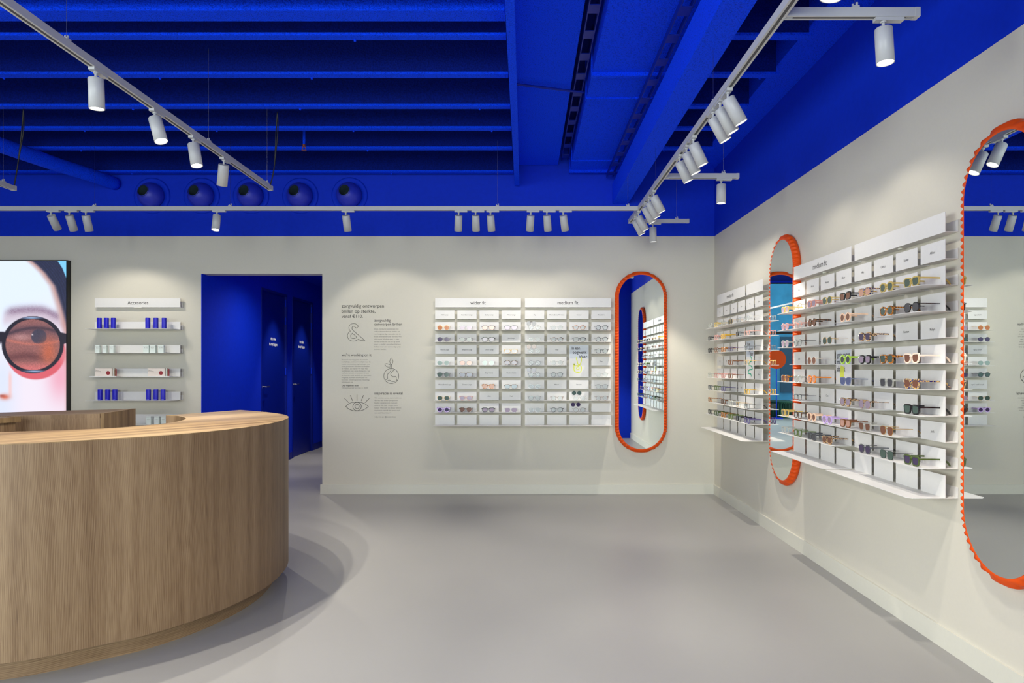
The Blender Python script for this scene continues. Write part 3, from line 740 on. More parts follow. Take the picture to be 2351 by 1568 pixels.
# ------------------------------------------------------------------ mirrors with fluted orange frames
def mirror_meshes():
    w, h, rg_ = .463, 1.79, .2315
    lam = .0298
    path = []
    s = h / 2 - rg_
    nst = int((2 * s) / (lam / 8))
    for i in range(nst): path.append((rg_, -s + 2 * s * i / nst, 1, 0))
    na = int(math.pi * rg_ / (lam / 8))
    for i in range(na): a = math.pi * i / na; path.append((rg_ * math.cos(a), s + rg_ * math.sin(a), math.cos(a), math.sin(a)))
    for i in range(nst): path.append((-rg_, s - 2 * s * i / nst, -1, 0))
    for i in range(na): a = math.pi + math.pi * i / na; path.append((rg_ * math.cos(a), -s + rg_ * math.sin(a), math.cos(a), math.sin(a)))
    prof = [(-.004, -.047), (.003, -.051), (.014, -.050), (.026, -.043), (.035, -.032), (.038, -.020), (.034, -.009), (.026, -.001)]
    amp =  [0, .0015, .005, .0075, .008, .0075, .005, 0]
    bm = bmesh.new(); rings = []
    for x, z, nx, nz in path:
        ring = []
        for (o_, y), A in zip(prof, amp):
            zz = z + nz * o_; k = math.cos(2 * math.pi * zz / lam); k = k * (1 - .25 * abs(k)) 
            e = A * k
            ring.append(bm.verts.new((x + nx * (o_ + e * .28), y - e * 1.05, z + nz * (o_ + e * .28))))
        rings.append(ring)
    n = len(rings); m = len(prof)
    for i in range(n):
        a, b = rings[i], rings[(i+1) % n]
        for k in range(m - 1): bm.faces.new((a[k], b[k], b[k+1], a[k+1]))
    fr = bpy.data.meshes.new('fluted_frame'); bmesh.ops.recalc_face_normals(bm, faces=bm.faces); bm.to_mesh(fr); bm.free()
    for p in fr.polygons: p.use_smooth = True
    fr.materials.append(ORANGE)
    bm = bmesh.new(); ol = [(x - nx * .001, z - nz * .001) for x, z, nx, nz in path[::4]]
    A = [bm.verts.new((x, -.0505, z)) for x, z in ol]; B = [bm.verts.new((x, -.044, z)) for x, z in ol]
    f = bm.faces.new(A); bm.faces.new(B[::-1])
    for i in range(len(A)): bm.faces.new((A[i], B[i], B[(i+1) % len(A)], A[(i+1) % len(A)]))
    gl = bpy.data.meshes.new('mirror_glass'); bmesh.ops.recalc_face_normals(bm, faces=bm.faces); bm.to_mesh(gl); bm.free(); gl.materials.append(MIRROR)
    bm = bmesh.new(); box(bm, -.12, .12, -.044, -.001, -.6, .6)
    bk = bpy.data.meshes.new('backing_board'); bm.to_mesh(bk); bm.free(); bk.materials.append(BLACK)
    return fr, gl, bk
FRM, GLS, BKM = mirror_meshes()
MZ = 1.364
for loc, rz, lb in (((1.200, D, MZ), 0, 'tall pill-shaped mirror with fluted orange frame on the back wall'),
                    ((W, 5.28, MZ), -R(90), 'tall orange framed mirror on the right wall between the two display groups'),
                    ((W, 2.851, MZ), -R(90), 'large orange framed mirror cut off by the right edge of the photo')):
    t = thing('wall_mirror', lb, 'mirror', loc, rz, 'pill-shaped mirrors with orange frames')
    link_mesh('fluted_frame', FRM, None, t); link_mesh('mirror_glass', GLS, None, t); link_mesh('backing_board', BKM, None, t)

# ------------------------------------------------------------------ eyewear
def lens_path(style, n=28):
    hw, hh, ex, tp, cat = {'r': (.0238, .0225, 2.0, 0, 0), 'p': (.0245, .0215, 2.3, .10, 0), 's': (.0262, .0205, 3.6, .12, .0), 'c': (.0262, .021, 2.8, .16, .005), 'h': (.0245, .0215, 2.0, 0, 0)}[style]
    out = []
    if style == 'h': n = 8 * 3
    for i in range(n):
        a = 2 * math.pi * (i + .5) / n
        ca, sa = math.cos(a), math.sin(a)
        if style == 'h':
            k = math.cos(math.pi / 8) / math.cos(((a + math.pi / 8) % (math.pi / 4)) - math.pi / 8); x, z = hw * ca * k * 1.04, hh * sa * k * 1.04
        else:
            x = hw * math.copysign(abs(ca) ** (2 / ex), ca); z = hh * math.copysign(abs(sa) ** (2 / ex), sa)
        x *= 1 + tp * (z / hh)          # wider at the top
        if cat and z > 0 and x > 0: z += cat * (x / hw) ** 2
        out.append((x, z))
    return out, hw, hh
_gl = {}
def eyewear_meshes(style, thick):
    key = (style, thick)
    if key in _gl: return _gl[key]
    P, hw, hh = lens_path(style)
    r, dep = {'m': (.0011, .0011), 't': (.0019, .0022), 'a': (.0031, .0028)}[thick]
    cx = .0345; cz = hh + r + .0005
    ztop = cz + hh * .62
    fb = bmesh.new()
    for s in (-1, 1):
        tube(fb, [(s * (cx + x), .002 * abs(x / hw), cz + z) for x, z in P], r, closed=True, flat=(r, dep, (0, 1, 0)))
        ex = cx + hw * 1.0
        tube(fb, [(s * (ex - .002), .001, ztop - .003), (s * .0665, .002, ztop)], r, flat=(r * 1.3, dep, (0, 1, 0)))
    g = cx - hw
    tube(fb, [(-g - .001, 0, cz + hh * .35), (-g * .5, -.001, cz + hh * .55), (g * .5, -.001, cz + hh * .55), (g + .001, 0, cz + hh * .35)], r, flat=(r * 1.2, dep, (0, 1, 0)))
    lb = bmesh.new()
    A = [lb.verts.new((x, 0, z)) for x, z in P]; B = [lb.verts.new((x, .0015, z)) for x, z in P]
    lb.faces.new(A[::-1]); lb.faces.new(B)
    for i in range(len(A)): lb.faces.new((A[i], A[(i+1) % len(A)], B[(i+1) % len(A)], B[i]))
    tb = bmesh.new()
    hgt = {'m': .0012, 't': .002, 'a': .0036}[thick]; hend = {'m': .0022, 't': .003, 'a': .0042}[thick]
    pts = [(0, 0, 0), (0, .03, 0), (0, .07, -.0005), (0, .10, -.0015), (0, .118, -.006), (0, .132, -.018), (0, .142, -.032)]
    hs = [hgt * 1.1, hgt, hgt, hgt, hend, hend, hend * .7]; wd = .0011 if thick == 'm' else .0018
    rings = []
    for i, (p, h_) in enumerate(zip(pts, hs)):
        p = Vector(p); t_ = (Vector(pts[min(i+1, 6)]) - Vector(pts[max(i-1, 0)])).normalized(); up = t_.cross(Vector((1, 0, 0))).normalized()
        rings.append([tb.verts.new(p + Vector((sx * wd, 0, 0)) + up * sz * h_) for sx, sz in ((1, 1), (-1, 1), (-1, -1), (1, -1))])
    for a, b in zip(rings, rings[1:]):
        for k in range(4): tb.faces.new((a[k], a[(k+1) % 4], b[(k+1) % 4], b[k]))
    tb.faces.new(rings[0]); tb.faces.new(rings[-1])
    ms = []
    for nm, b in (('frame_front', fb), ('lens', lb), ('temple', tb)):
        me = bpy.data.meshes.new('%s_%s' % (nm, style)); bmesh.ops.recalc_face_normals(b, faces=b.faces); b.to_mesh(me); b.free()
        me.materials.append(WHITE); ms.append(me)
    _gl[key] = (ms, cx, cz, ztop)
    return _gl[key]
def omat(o, m):
    o.material_slots[0].link = 'OBJECT'; o.material_slots[0].material = m
SHN = {'r': 'round', 'p': 'rounded', 's': 'square', 'c': 'cat-eye', 'h': 'octagonal'}
def eyewear(spec, loc, rz, where, group):
    style, fk, lk, th = spec.split()
    (mf, ml_, mt), cx, cz, ztop = eyewear_meshes(style, th)
    sun = lk != 'none'
    fname = FR[fk][0] + (' wire' if th == 'm' and fk != 'clear' else '')
    lab = '%s %s %s%s, %s' % (SHN[style], fname, 'sunglasses with ' if sun else 'eyeglasses', (LN[lk][0] + ' lenses') if sun else '', where)
    t = thing('sunglasses' if sun else 'eyeglasses', lab, 'sunglasses' if sun else 'glasses', loc, rz, group)
    a = link_mesh('frame_front', mf, None, t); omat(a, FR[fk][1])
    for s in (-1, 1):
        l = link_mesh('lens', ml_, None, t); l.location = (s * cx, -.0005, cz); l.scale = (s, 1, 1); omat(l, LN[lk][1])
        q = link_mesh('temple', mt, None, t); q.location = (s * .0668, .002, ztop); q.rotation_euler = (0, 0, s * R(1.5)); omat(q, FR[fk][1])
    return t
_clip = None
def clip_on(loc, rz, lk, where):
    global _clip
    if _clip is None:
        P, hw, hh = lens_path('r'); bm = bmesh.new()
        for s in (-1, 1):
            A = [bm.verts.new((s * .029 + x, -.001, z)) for x, z in P]; B = [bm.verts.new((s * .029 + x, .001, z)) for x, z in P]
            bm.faces.new(A); bm.faces.new(B)
            for i in range(len(A)): bm.faces.new((A[i], A[(i+1) % len(A)], B[(i+1) % len(A)], B[i]))
        tube(bm, [(-.01, 0, .014), (0, -.001, .017), (.01, 0, .014)], .0014, 6)
        me = bpy.data.meshes.new('clip'); bmesh.ops.recalc_face_normals(bm, faces=bm.faces); bm.to_mesh(me); bm.free(); me.materials.append(WHITE); _clip = me
    o = link_mesh('clip_on_lenses', _clip, None, None, loc, rz); o.scale = (.92, 1, .92)
    omat(o, LN[lk][1]); tag(o, 'round %s clip-on sun lenses, %s' % (LN[lk][0], where), 'clip-on', 'clip-on sun lenses')

# ------------------------------------------------------------------ eyewear racks
ZT0, PITCH, CH, CW, CP, PW = 1.8915, .11885, .0895, .1985, .2272, .06    # row top, row pitch, card height/width, column pitch, card plane off the wall
LD, LDB = .116, .168            # ledge depth, bottom ledge depth
def tray_box(bm, x0, wd, z0, zt):
    box(bm, x0, x0 + wd, -PW - .001, -PW + .001, z0, zt)       # front plate
    box(bm, x0, x0 + wd, -PW + .001, -.004, z0, z0 + .0022)    # bottom
    box(bm, x0, x0 + wd, -.004, -.001, z0, z0 + .050)          # wall flange
ROWN = ['first', 'second', 'third', 'fourth', 'fifth', 'sixth', 'seventh', 'eighth', 'ninth', 'tenth']
COLN = ['first', 'second', 'third', 'fourth']
def poster_art(kind, t, x, z0, zt):
    w = CW; y = -PW - .0016
    h = zt - z0
    tb = obj('poster_top', bx(x + .002, x + w - .002, y + .0001, y + .0004, z0 + h * .58, zt - .002), mat('pale_grey_blue_print', (205, 212, 220), .6), t)
    if kind == 0:
        L = [('In een', .13, .55), ('oogwenk', .17, .90), ('klaar', .50, .93)]; c2 = YEL
    elif kind == 1:
        L = [('In een', .13, .55), ('oogwenk', .17, .90), ('klaar', .50, .93)]; c2 = GRN
    else:
        L = [('gratis oogtest', .08, .92), ('maak een', .08, .60), ('afspraak', .08, .62)]; c2 = YEL
    ms = [text_mesh(s, x + a * w, x + b * w, zt - .045 - .042 * i, .015, y=y, height=.032) for i, (s, a, b) in enumerate(L)]
    join_meshes('poster_lettering', ms, INK, t)
    bm = bmesh.new()
    def P(a, b): return (x + a * w, y, z0 + b * h)
    if kind == 0:
        tube(bm, catmull([P(.36, .62), P(.40, .50), P(.46, .40), P(.56, .40), P(.62, .52), P(.62, .62)], 5), .004, flat=(.005, .0006, (0, 1, 0)))
        tube(bm, catmull([P(.24, .42), P(.30, .36), P(.45, .36), P(.60, .34), P(.62, .26), P(.58, .17), P(.40, .15), P(.26, .20), P(.24, .30)], 5, True), .004, closed=True, flat=(.005, .0006, (0, 1, 0)))
        tube(bm, catmull([P(.38, .30), P(.48, .33), P(.50, .25), P(.40, .24)], 5, True), .003, closed=True, flat=(.004, .0006, (0, 1, 0)))
    elif kind == 1:
        tube(bm, catmull([P(.6, .60), P(.75, .50), P(.5, .44), P(.3, .38), P(.7, .34), P(.8, .26), P(.4, .24), P(.3, .16), P(.6, .14), P(.7, .08)], 6), .004, flat=(.006, .0006, (0, 1, 0)))
    else:
        tube(bm, catmull([P(.45, .52), P(.42, .4), P(.40, .25), P(.40, .05)], 5), .02, flat=(.026, .0006, (0, 1, 0)))
    obj('poster_drawing', bm, c2, t)
def rack(loc, rz, cols, rname, header, rows, posters=(), full_bottom=True, mirror_flag=False):
    """rows: dict row -> list of cells; a cell is an eyewear spec, 'N:text' (name card), '-' (plain plate with ledge), '' (plain plate, no ledge), 'P' (behind a poster)"""
    def at(x, y, z):
        v = Matrix.Rotation(rz, 3, 'Z') @ Vector((x, y, 0)); return (loc[0] + v.x, loc[1] + v.y, z)
    width = (cols - 1) * CP + CW
    # header
    t = thing('header_sign', 'white header panel %s of the %s' % ('lettered ' + header if header else 'without lettering', rname), 'sign', (loc[0], loc[1], 1.924), rz)
    bm = bmesh.new(); box(bm, 0, width, -PW - .001, -PW + .001, 0, .092); box(bm, 0, width, -PW + .001, -.004, 0, .0022); box(bm, 0, width, -.004, -.001, 0, .055)
    obj('header_panel', bm, WHITE, t)
    if header:
        a, b = (.355, .545) if header == 'wider fit' else (.38, .622)
        join_meshes('header_lettering', [text_mesh(header, width * a if header != 'wider fit' else width * .41, width * b if header != 'wider fit' else width * .59, .030, .004, y=-PW - .0016)], INK, t)
    bm = bmesh.new(); cyl(bm, (width / 2, -PW * .5, .0), (width / 2, -PW * .5, -.008), .012, n=10); obj('header_bracket', bm, TRIMW, t)
    for r in range(10):
        zt = ZT0 - PITCH * r; z0 = zt - CH
        if r == 9: z0 = zt - .104
        cells = rows.get(r, ['-'] * cols)
        # runs of cells that share one ledge
        c = 0
        while c < cols:
            cell = cells[c]
            x = c * CP
            if cell.startswith('N:') or cell == '':
                t = thing('name_card' if cell else 'blank_plate', '%s, %s row, %s column of the %s' % ('white plate with a model name' if cell else 'blank white plate', ROWN[r], COLN[c], rname), 'card' if cell else 'plate', at(x, 0, z0), rz, 'name cards' if cell else 'blank plates')
                bm = bmesh.new(); tray_box(bm, 0, CW, 0, zt - z0); obj('card_plate', bm, WHITE, t)
                if cell:
                    s = cell[2:]
                    join_meshes('card_lettering', [text_mesh(s, CW / 2, None, CH * .42, .0, height=.0125, center=True, y=-PW - .0016)], INK, t)
                c += 1; continue
            if cell == 'P': c += 1; continue
            e = c
            while e < cols and not (cells[e].startswith('N:') or cells[e] in ('', 'P')): e += 1
            t = thing('display_shelf', 'white eyewear shelf, %s row of the %s, from its %s column' % (ROWN[r], rname, COLN[c]), 'shelf', at(x, 0, z0), rz, 'white eyewear shelves')
            for k in range(c, e):
                bm = bmesh.new(); tray_box(bm, (k - c) * CP, CW, 0, zt - z0)
                obj('back_plate', bm, WHITE, t)
            ld = LDB if r == 9 else LD
            wl = (e - c - 1) * CP + CW
            ch = .02
            bm = bmesh.new(); prism(bm, [(0, -PW - .001), (0, -PW - ld), (wl - ch, -PW - ld), (wl, -PW - ld + ch), (wl, -PW - .001)], 0, .0022)
            obj('ledge', bm, WHITE, t)
            for k in range(c, e):
                sp = cells[k].split('+')
                where = '%s row %s column, %s' % (ROWN[r], COLN[k], rname)
                gx = k * CP + CW / 2 - .004
                if len(sp[0].split()) == 4:
                    eyewear(sp[0], at(gx, -PW - .098, z0 + .0023), rz, where, 'eyewear on the ' + rname)
                if len(sp) > 1:
                    clip_on(at(gx - .03 if r != 7 else gx - .02, -PW - .006, z0 + .0235 + .052), rz, sp[1], where)
            c = e
    for (c, r0, r1, kind, lb) in posters:
        zt = ZT0 - PITCH * r0; z0 = ZT0 - PITCH * r1 - CH
        t = thing('shelf_poster', lb, 'poster', (0, 0, 0)); p = at(0, 0, 0); t.location = p; t.rotation_euler = (0, 0, rz)
        x = c * CP
        bm = bmesh.new(); box(bm, x - .002, x + CW, -PW - .0012, -PW + .001, z0, zt); box(bm, x, x + CW, -PW + .001, -.001, z0, z0 + .0022); box(bm, x, x + CW, -.004, -.001, z0, z0 + .05)
        obj('poster_sheet', bm, WHITE, t)
        poster_art(kind, t, x, z0, zt)
B1 = {
 0: ['N:Neil Large', 'N:Neil Extra Large', 'N:Bobby Large', 'N:Alfred Large'],
 1: ['r gold orange m', 'p silver lav m', 's tort rose t', 's gray lav t'],
 2: ['r black purple m', 'h black green m', 's black purple a', 'N:Jack Large'],
 3: ['N:Pierce Large', 'N:Benjamin Large', 'N:Oliver Large', 's yellow gray t'],
 4: ['p silver mint m', 'p tort rose m', 'r silver mint m', 's tort purple a'],
 5: ['p black green t', 's tort purple t', 'N:Edgar Large', 'N:Hudson Large'],
 6: ['N:Pierce Extra Large', 'N:Dexter Large', 'c amber orange a', 's tort gray t'],
 7: ['p gold green m', 'p pink lav t', 'N:Allen', 'N:Neil'],
 8: ['r lilac purple a', 'p tort brown a', 's black lav a', 's silver lav m'],
}
B2 = {
 0: ['N:Pip', 'N:Morris Extra Tortoise', 'N:Turner', 'N:Theodore'],
 1: ['r clear none t+smoke', 'r clear none m', 'p amber none t', 'r black none t'],
 2: ['p clear none m', 'p tort none t', 's black none t', 'r black none t'],
 3: ['p clear none m+brown', 'N:Tyler', 'P', 'r black none t'],
 4: ['p gray none m', 'r clear none t', 'P', 'N:Elias'],
 5: ['r gray none m+purple', 'r gray none t', 'P', 'p clear none m'],
 6: ['r silver none m', 'N:Mason', 'N:Damien', 'p gray none m'],
 7: ['r gray none m', 'p brown none m', 'r clear none m+green', 'r brown none m'],
 8: ['p silver none m', 'p black none t', 'p tort none m+purple', ''],
}
R1 = {
 0: ['N:Bob', 'N:Morris', 'N:Harvey', 'N:Oliver'],
 1: ['s yclear lav a', 'p gold none m', 's pink lav a', 'p yclear green t'],
 2: ['p pclear lav a', 'p pink none m', 'p tort brown a', ''],
 3: ['p clear lav a', 'r black none m', '-', 'h gold green m'],
 4: ['N:Jade', '-', 'r cream brown m', 'P'],
 5: ['s amber brown a', 's clear none a', 'p orange rose a', 'P'],
 6: ['', 's black none m', 'N:Cato', ''],
 7: ['s yclear none a', 's tort none t', 'r peach brown a', 'p lilac lav a'],
 8: ['s clear none a', 's gclear none a', 's gray smoke a', 's ltort brown a'],
}
R2 = {
 0: ['N:Ally', 'N:Quincy', 'N:Bobby', 'N:Alfred'],
 1: ['c black brown a', 's btort rose a', 'p yclear green a', 's yclear green a'],
 2: ['r peach brown a', '', 'p amber green a', 'p black smoke t'],
 3: ['', 'c ltort purple a', 'N:Hudson', 'N:Robyn'],
 4: ['r lime smoke a', 's black lav a', 's amber green a', 'c cream brown a'],
 5: ['c bluef blue t', '', 's clear smoke a', 'c btort brown a'],
 6: ['c ltort lav a', 'p ltort lav m', '', 's black green a'],
 7: ['s brown rose a', 's clear brown a', 'p gold brown m', 'N:Jack'],
 8: ['', 'p gray purple t', 's black green m', 's green purple a'],
}
F1 = {
 0: ['N:Tim', 'N:Wes', 'N:Levi', 'N:Dean'],
 1: ['p clear none a', 'p yclear none a', 'r clear none t', 'p gold green m'],
 2: ['s black none t', 's pclear none a', 's yellow none a', ''],
 3: ['p black none a', 'p brown none t', 's amber none a', 's purple none m'],
 4: ['N:Leon', 'N:Ray', '', 's brown none a'],
 5: ['s clear none a', 's pclear none a', 'p pclear none a', 's brown none t'],
 6: ['s gray none t', 's gclear none a', 's purple none t', 'N:Otis'],
 7: ['s amber none t', '-', 's tort none a', 'p clear none a'],
 8: ['s black none t', 's green none a', 's amber none a', 'p gclear none a'],
}
F2 = {
 0: ['N:Kit', 'N:Joe'],
 1: ['p silver none m', 'p clear none m'],
 2: ['s black none t', 'p pink none m'],
 3: ['P', 's gray none m'],
 4: ['P', 's gold none m'],
 5: ['P', 'N:Finn'],
 6: ['', 's yellow none t'],
 7: ['s gold none m', 's black none m'],
 8: ['s black none a', 's purple none a'],
}
NB1 = 'wider fit rack'; NB2 = 'back medium fit rack'; NR1 = 'right medium fit rack'
NR2 = 'rack by largest mirror'; NF1 = 'corner rack'; NF2 = 'narrow two-column rack'
rack((-.915, D, 0), 0, 4, NB1, 'wider fit', B1)
rack((.0054, D, 0), 0, 4, NB2, 'medium fit', B2, [(2, 3, 5, 0, 'white poster In een oogwenk klaar with yellow drawing on the back wall rack')])
rack((W, 5.002, 0), -R(90), 4, NR1, 'medium fit', R1, [(3, 4, 5, 2, 'white and grey poster with a yellow stripe behind lime green sunglasses')])
rack((W, 4.081, 0), -R(90), 4, NR2, '', R2)
rack((W, 6.987, 0), -R(90), 4, NF1, 'medium fit', F1)
rack((W, 6.071, 0), -R(90), 2, NF2, '', F2, [(0, 3, 5, 1, 'narrow poster with green scribble near the middle mirror')])

# ------------------------------------------------------------------ accessories display
AX0, AX1 = -4.401, -3.525
t = thing('header_sign', 'white header panel lettered Accesories beside the doorway', 'sign', (AX0, D, 1.924))
wd = AX1 - AX0
bm = bmesh.new(); box(bm, 0, wd, -PW - .001, -PW + .001, 0, .092); box(bm, 0, wd, -PW + .001, -.004, 0, .0022); box(bm, 0, wd, -.004, -.001, 0, .055)
obj('header_panel', bm, WHITE, t)
join_meshes('header_lettering', [text_mesh('Accesories', .335, .548, .030, .006, y=-PW - .0016)], INK, t)
bm = bmesh.new(); box(bm, wd / 2 - .04, wd / 2 + .04, -PW + .002, -PW + .03, -.006, 0); obj('header_bracket', bm, TRIMW, t)
az = []
for i, (vt, vb) in enumerate(((738.7, 756.9), (792, 811.4), (846, 865), (899, 918.6), (951, 973.3))):
    z0 = ZC + (V0 - vb) * .004463; zt = ZC + (V0 - vt) * .004463
    az.append(z0)
    t = thing('accessory_shelf', 'wide white accessory shelf, %s from the top' % ROWN[i], 'shelf', (AX0, D, z0), 0, 'accessory shelves')
    bm = bmesh.new(); box(bm, 0, wd, -PW - .001, -PW + .001, 0, zt - z0); box(bm, 0, wd, -PW + .001, -.004, 0, .0022); box(bm, 0, wd, -.004, -.001, 0, .050); obj('back_plate', bm, WHITE, t)
    bm = bmesh.new(); rr = .09
    cor = [(wd - rr + rr * math.sin(R(a)), -PW - .165 + rr - rr * math.cos(R(a))) for a in range(0, 91, 10)]
    prism(bm, [(0, -PW - .001), (0, -PW - .165)] + cor + [(wd, -PW - .001)], 0, .0022); obj('ledge', bm, WHITE, t)
# blue spectacle cases
def case_bm():
    bm = bmesh.new(); n = 28; rows = []
    for z, k in ((0, .93), (.004, 1), (.108, 1), (.112, .93)):
        row = []
        for i in range(n):
            a = 2 * math.pi * i / n; ca, sa = math.cos(a), math.sin(a)
            row.append(bm.verts.new((.0222 * k * math.copysign(abs(ca) ** .7, ca), .019 * k * math.copysign(abs(sa) ** .7, sa), z)))
        rows.append(row)
    for a, b in zip(rows, rows[1:]):
        for i in range(n): bm.faces.new((a[i], a[(i+1) % n], b[(i+1) % n], b[i]))
    bm.faces.new(rows[0][::-1]); bm.faces.new(rows[-1])
    return bm
cm = None
PN = ['leftmost', 'second', 'third', 'fourth', 'fifth', 'rightmost']
for shelf, us in ((0, (228, 244.5, 260.5, 339.5, 358, 377)), (3, (230, 247.5, 264, 341, 358, 374.5))):
    for k, u in enumerate(us):
        Yc = D - PW - .10; x = (u - U0) * Yc / F
        t = thing('glasses_case', 'cobalt blue upright glasses case, %s on the %s shelf' % (PN[k], 'top accessory' if shelf == 0 else 'fourth accessory'), 'case', (x, Yc, az[shelf] + .0023), R(-8 + (k * 37 % 17)), 'blue glasses cases')
        if cm is None:
            a = obj('case_body', case_bm(), CASE, t, smooth=False); cm = a.data
            for p in cm.polygons: p.use_smooth = abs(p.normal.z) < .5
            b = join_meshes('case_lettering', [text_mesh('ace & tate', -.014, .014, .006, .01, y=-.0198)], INKW, t); cl = b.data
        else:
            link_mesh('case_body', cm, None, t); link_mesh('case_lettering', cl, None, t)
# small cartons
def carton(u, shelf, lb, w=.042, h=.078, dpt=.035, rot=0, hgt=None):
    Yc = D - PW - .085; x = (u - U0) * Yc / F
    t = thing('small_carton', lb, 'box', (x, Yc, az[shelf] + .0023), rot, 'small white cartons')
    bm = bmesh.new(); box(bm, -w / 2, w / 2, -dpt / 2, dpt / 2, 0, h); bmesh.ops.bevel(bm, geom=list(bm.edges), offset=.001, segments=1, affect='EDGES'); obj('carton_body', bm, MINT, t)
    bm = bmesh.new(); box(bm, -w / 2 - .0004, w / 2 + .0004, -dpt / 2 - .0004, dpt / 2 + .0004, h - .012, h - .0112); obj('lid_seam', bm, INKL, t)
    join_meshes('carton_lettering', [text_mesh('& care', -w * .3, w * .3, h * .62, .0, y=-dpt / 2 - .0006)], INKL, t)
for k, u in enumerate((226, 242, 258)): carton(u, 1, 'small pale carton with lettering, %s in the left trio on the second accessory shelf' % PN[k])
for k, u in enumerate((337, 352, 371)): carton(u, 1, 'small white carton with shadowed side, %s in the right trio on the second accessory shelf' % PN[k], w=.058)
for k, u in enumerate((343, 361, 377)): carton(u, 4, 'pale mint carton on the lowest accessory shelf, %s of three' % PN[k], w=.048, h=.082)
def kit(u, lb):
    Yc = D - PW - .10; x = (u - U0) * Yc / F; z = az[2] + .0023
    t = thing('cleaning_kit', lb, 'box', (x, Yc, z), 0, 'cleaning kit boxes')
    bm = bmesh.new(); box(bm, -.085, .085, -.02, .005, .006, .084); obj('carton_body', bm, mat('ivory_carton', (236, 224, 214), .6) , t)
    bm = bmesh.new(); cyl(bm, (.048, -.0205, .038), (.048, -.0212, .038), .020, n=28); obj('round_emblem', bm, RED, t)
    join_meshes('carton_lettering', [text_mesh('Lens', -.078, -.05, .062, .0, y=-.0207), text_mesh('Cleaning', -.078, -.025, .048, .0, y=-.0207)], INK, t)
    obj('tray', bx(-.125, .145, -.045, .03, 0, .006), WHITE, t)
    return x, Yc, z
for u, w in ((235, 'left'), (356, 'right')):
    x, y, z = kit(u + 5, 'ivory lens kit box with red round emblem, %s on the third accessory shelf' % w)
    for k, (dx, m, hh) in enumerate(((.094, MINT, .08), (.106, FR['brown'][1], .078), (.118, RED, .074))):
        bm = bmesh.new(); cyl(bm, (0, 0, 0), (0, 0, hh * .8), .0048, n=14); cyl(bm, (0, 0, hh * .8), (0, 0, hh), .0038, n=14)
        o = obj('spray_pen', bm, m, None, (x + dx, y, z + .0062)); tag(o, '%s slim spray tube beside the %s lens kit box' % (('white', 'brown', 'dark red')[k], w), 'tube', 'slim spray tubes')

# ------------------------------------------------------------------ lettering and line drawings on the back wall
sw = D / F
def wx(u): return (u - U0) * sw
def wz(v): return ZC + (V0 - v) * sw
YW = D - .0012
def block(name, label, lines, m=INK, bold=0.0, h=None):
    ms = [text_mesh(s, wx(a), wx(b), wz(v), bold, y=0, height=(h * sw if h else None)) for s, a, b, v in lines]
    o = join_meshes(name, ms, m, None, (0, YW, 0)); tag(o, label, 'lettering')
block('wall_lettering', 'large dark heading zorgvuldig ontworpen brillen op sterkte on the back wall', [('zorgvuldig ontworpen', 784.3, 881.5, 705.8), ('brillen op sterkte,', 784.3, 862, 717.8), ('vanaf \u20ac110.', 784.3, 833, 729.6)], bold=.006)
block('wall_lettering', 'small heading zorgvuldig ontworpen brillen above the right text column', [('zorgvuldig', 859.5, 896.5, 738.4), ('ontworpen brillen', 859.3, 923, 747.2)], bold=.004)
block('wall_lettering', "small heading we're working on it left of the plant drawing", [("we're working on it", 784.3, 852.8, 817.6)], bold=.003)
block('wall_lettering', 'small heading inspiratie is overal right of the eye drawing', [('inspiratie is overal', 859.8, 924.3, 905.6)], bold=.006)
p1 = [('Deze monturen ontwerpen we', 915), ('zelf in Amsterdam en maken we', 918), ('van hoogwaardige materialen van de', 920), ('beste leveranciers ter wereld. We', 921.5), ('zijn nauw bij elke stap \u2014 van', 916), ('eerste schets tot de bril op jouw', 918), ('neus \u2014 zodat we je kwalitatieve', 920), ('brillen voor een eenvoudige prijs', 920), ('kunnen bieden.', 887)]
block('wall_lettering', 'upper right paragraph of tiny grey text on the back wall', [(s, 859.5, b, 756.6 + 5.83 * i) for i, (s, b) in enumerate(p1)], INKL, h=3.0)
p2 = [('Hoewel we nog geen duurzaam', 844), ('bedrijf zijn, zoeken we altijd naar de', 851), ('meest innovatieve oplossingen om', 849), ('onze producten klimaatvriendelijker', 849), ('te maken. Zo kijken we naar het', 844), ('verkleinen van onze footprint, het', 850), ('verbeteren van onze assortiment', 847), ('en hoe we onze winkels zo duurzaam', 852), ('mogelijk kunnen ontwerpen en', 843), ('bouwen. Ook kopen we recycling', 848), ('initiatieven op.', 811)]
block('wall_lettering', 'left paragraph of tiny grey text on the back wall', [(s, 784.3, b, 827 + 5.15 * i) for i, (s, b) in enumerate(p2)], INKL, h=3.0)
block('wall_lettering', 'tiny bold line Ons volgende doel above the eye drawing', [('Ons volgende doel?', 784.3, 824, 886.6)], INK, .015, h=3.2)
block('wall_lettering', 'tiny grey line naming the year goal above the eye drawing', [('Klimaatneutraal worden in 2030', 784.3, 844, 891.6)], INKL, h=3.0)
p3 = [('We werken samen met creatieven', 921.5), ('die net een ander perspectief', 914), ('bieden zodat jij ook met een', 912), ('andere blik naar dingen kunt', 913), ('kijken. Want als we elkaar blijven', 921), ('inspireren, wordt het leven toch', 919), ('een stuk kleurrijker."', 897)]
block('wall_lettering', 'lower right paragraph of tiny grey text on the back wall', [(s, 859.8, b, 914.8 + 5.75 * i) for i, (s, b) in enumerate(p3)], INKL, h=3.0)
block('wall_lettering', 'tiny last line with a social media handle at the bottom of the text', [('volg ons op', 859.8, 881, 958.3), ('@aceandtate', 883, 908.5, 958.3)], INK, .0, h=3.0)
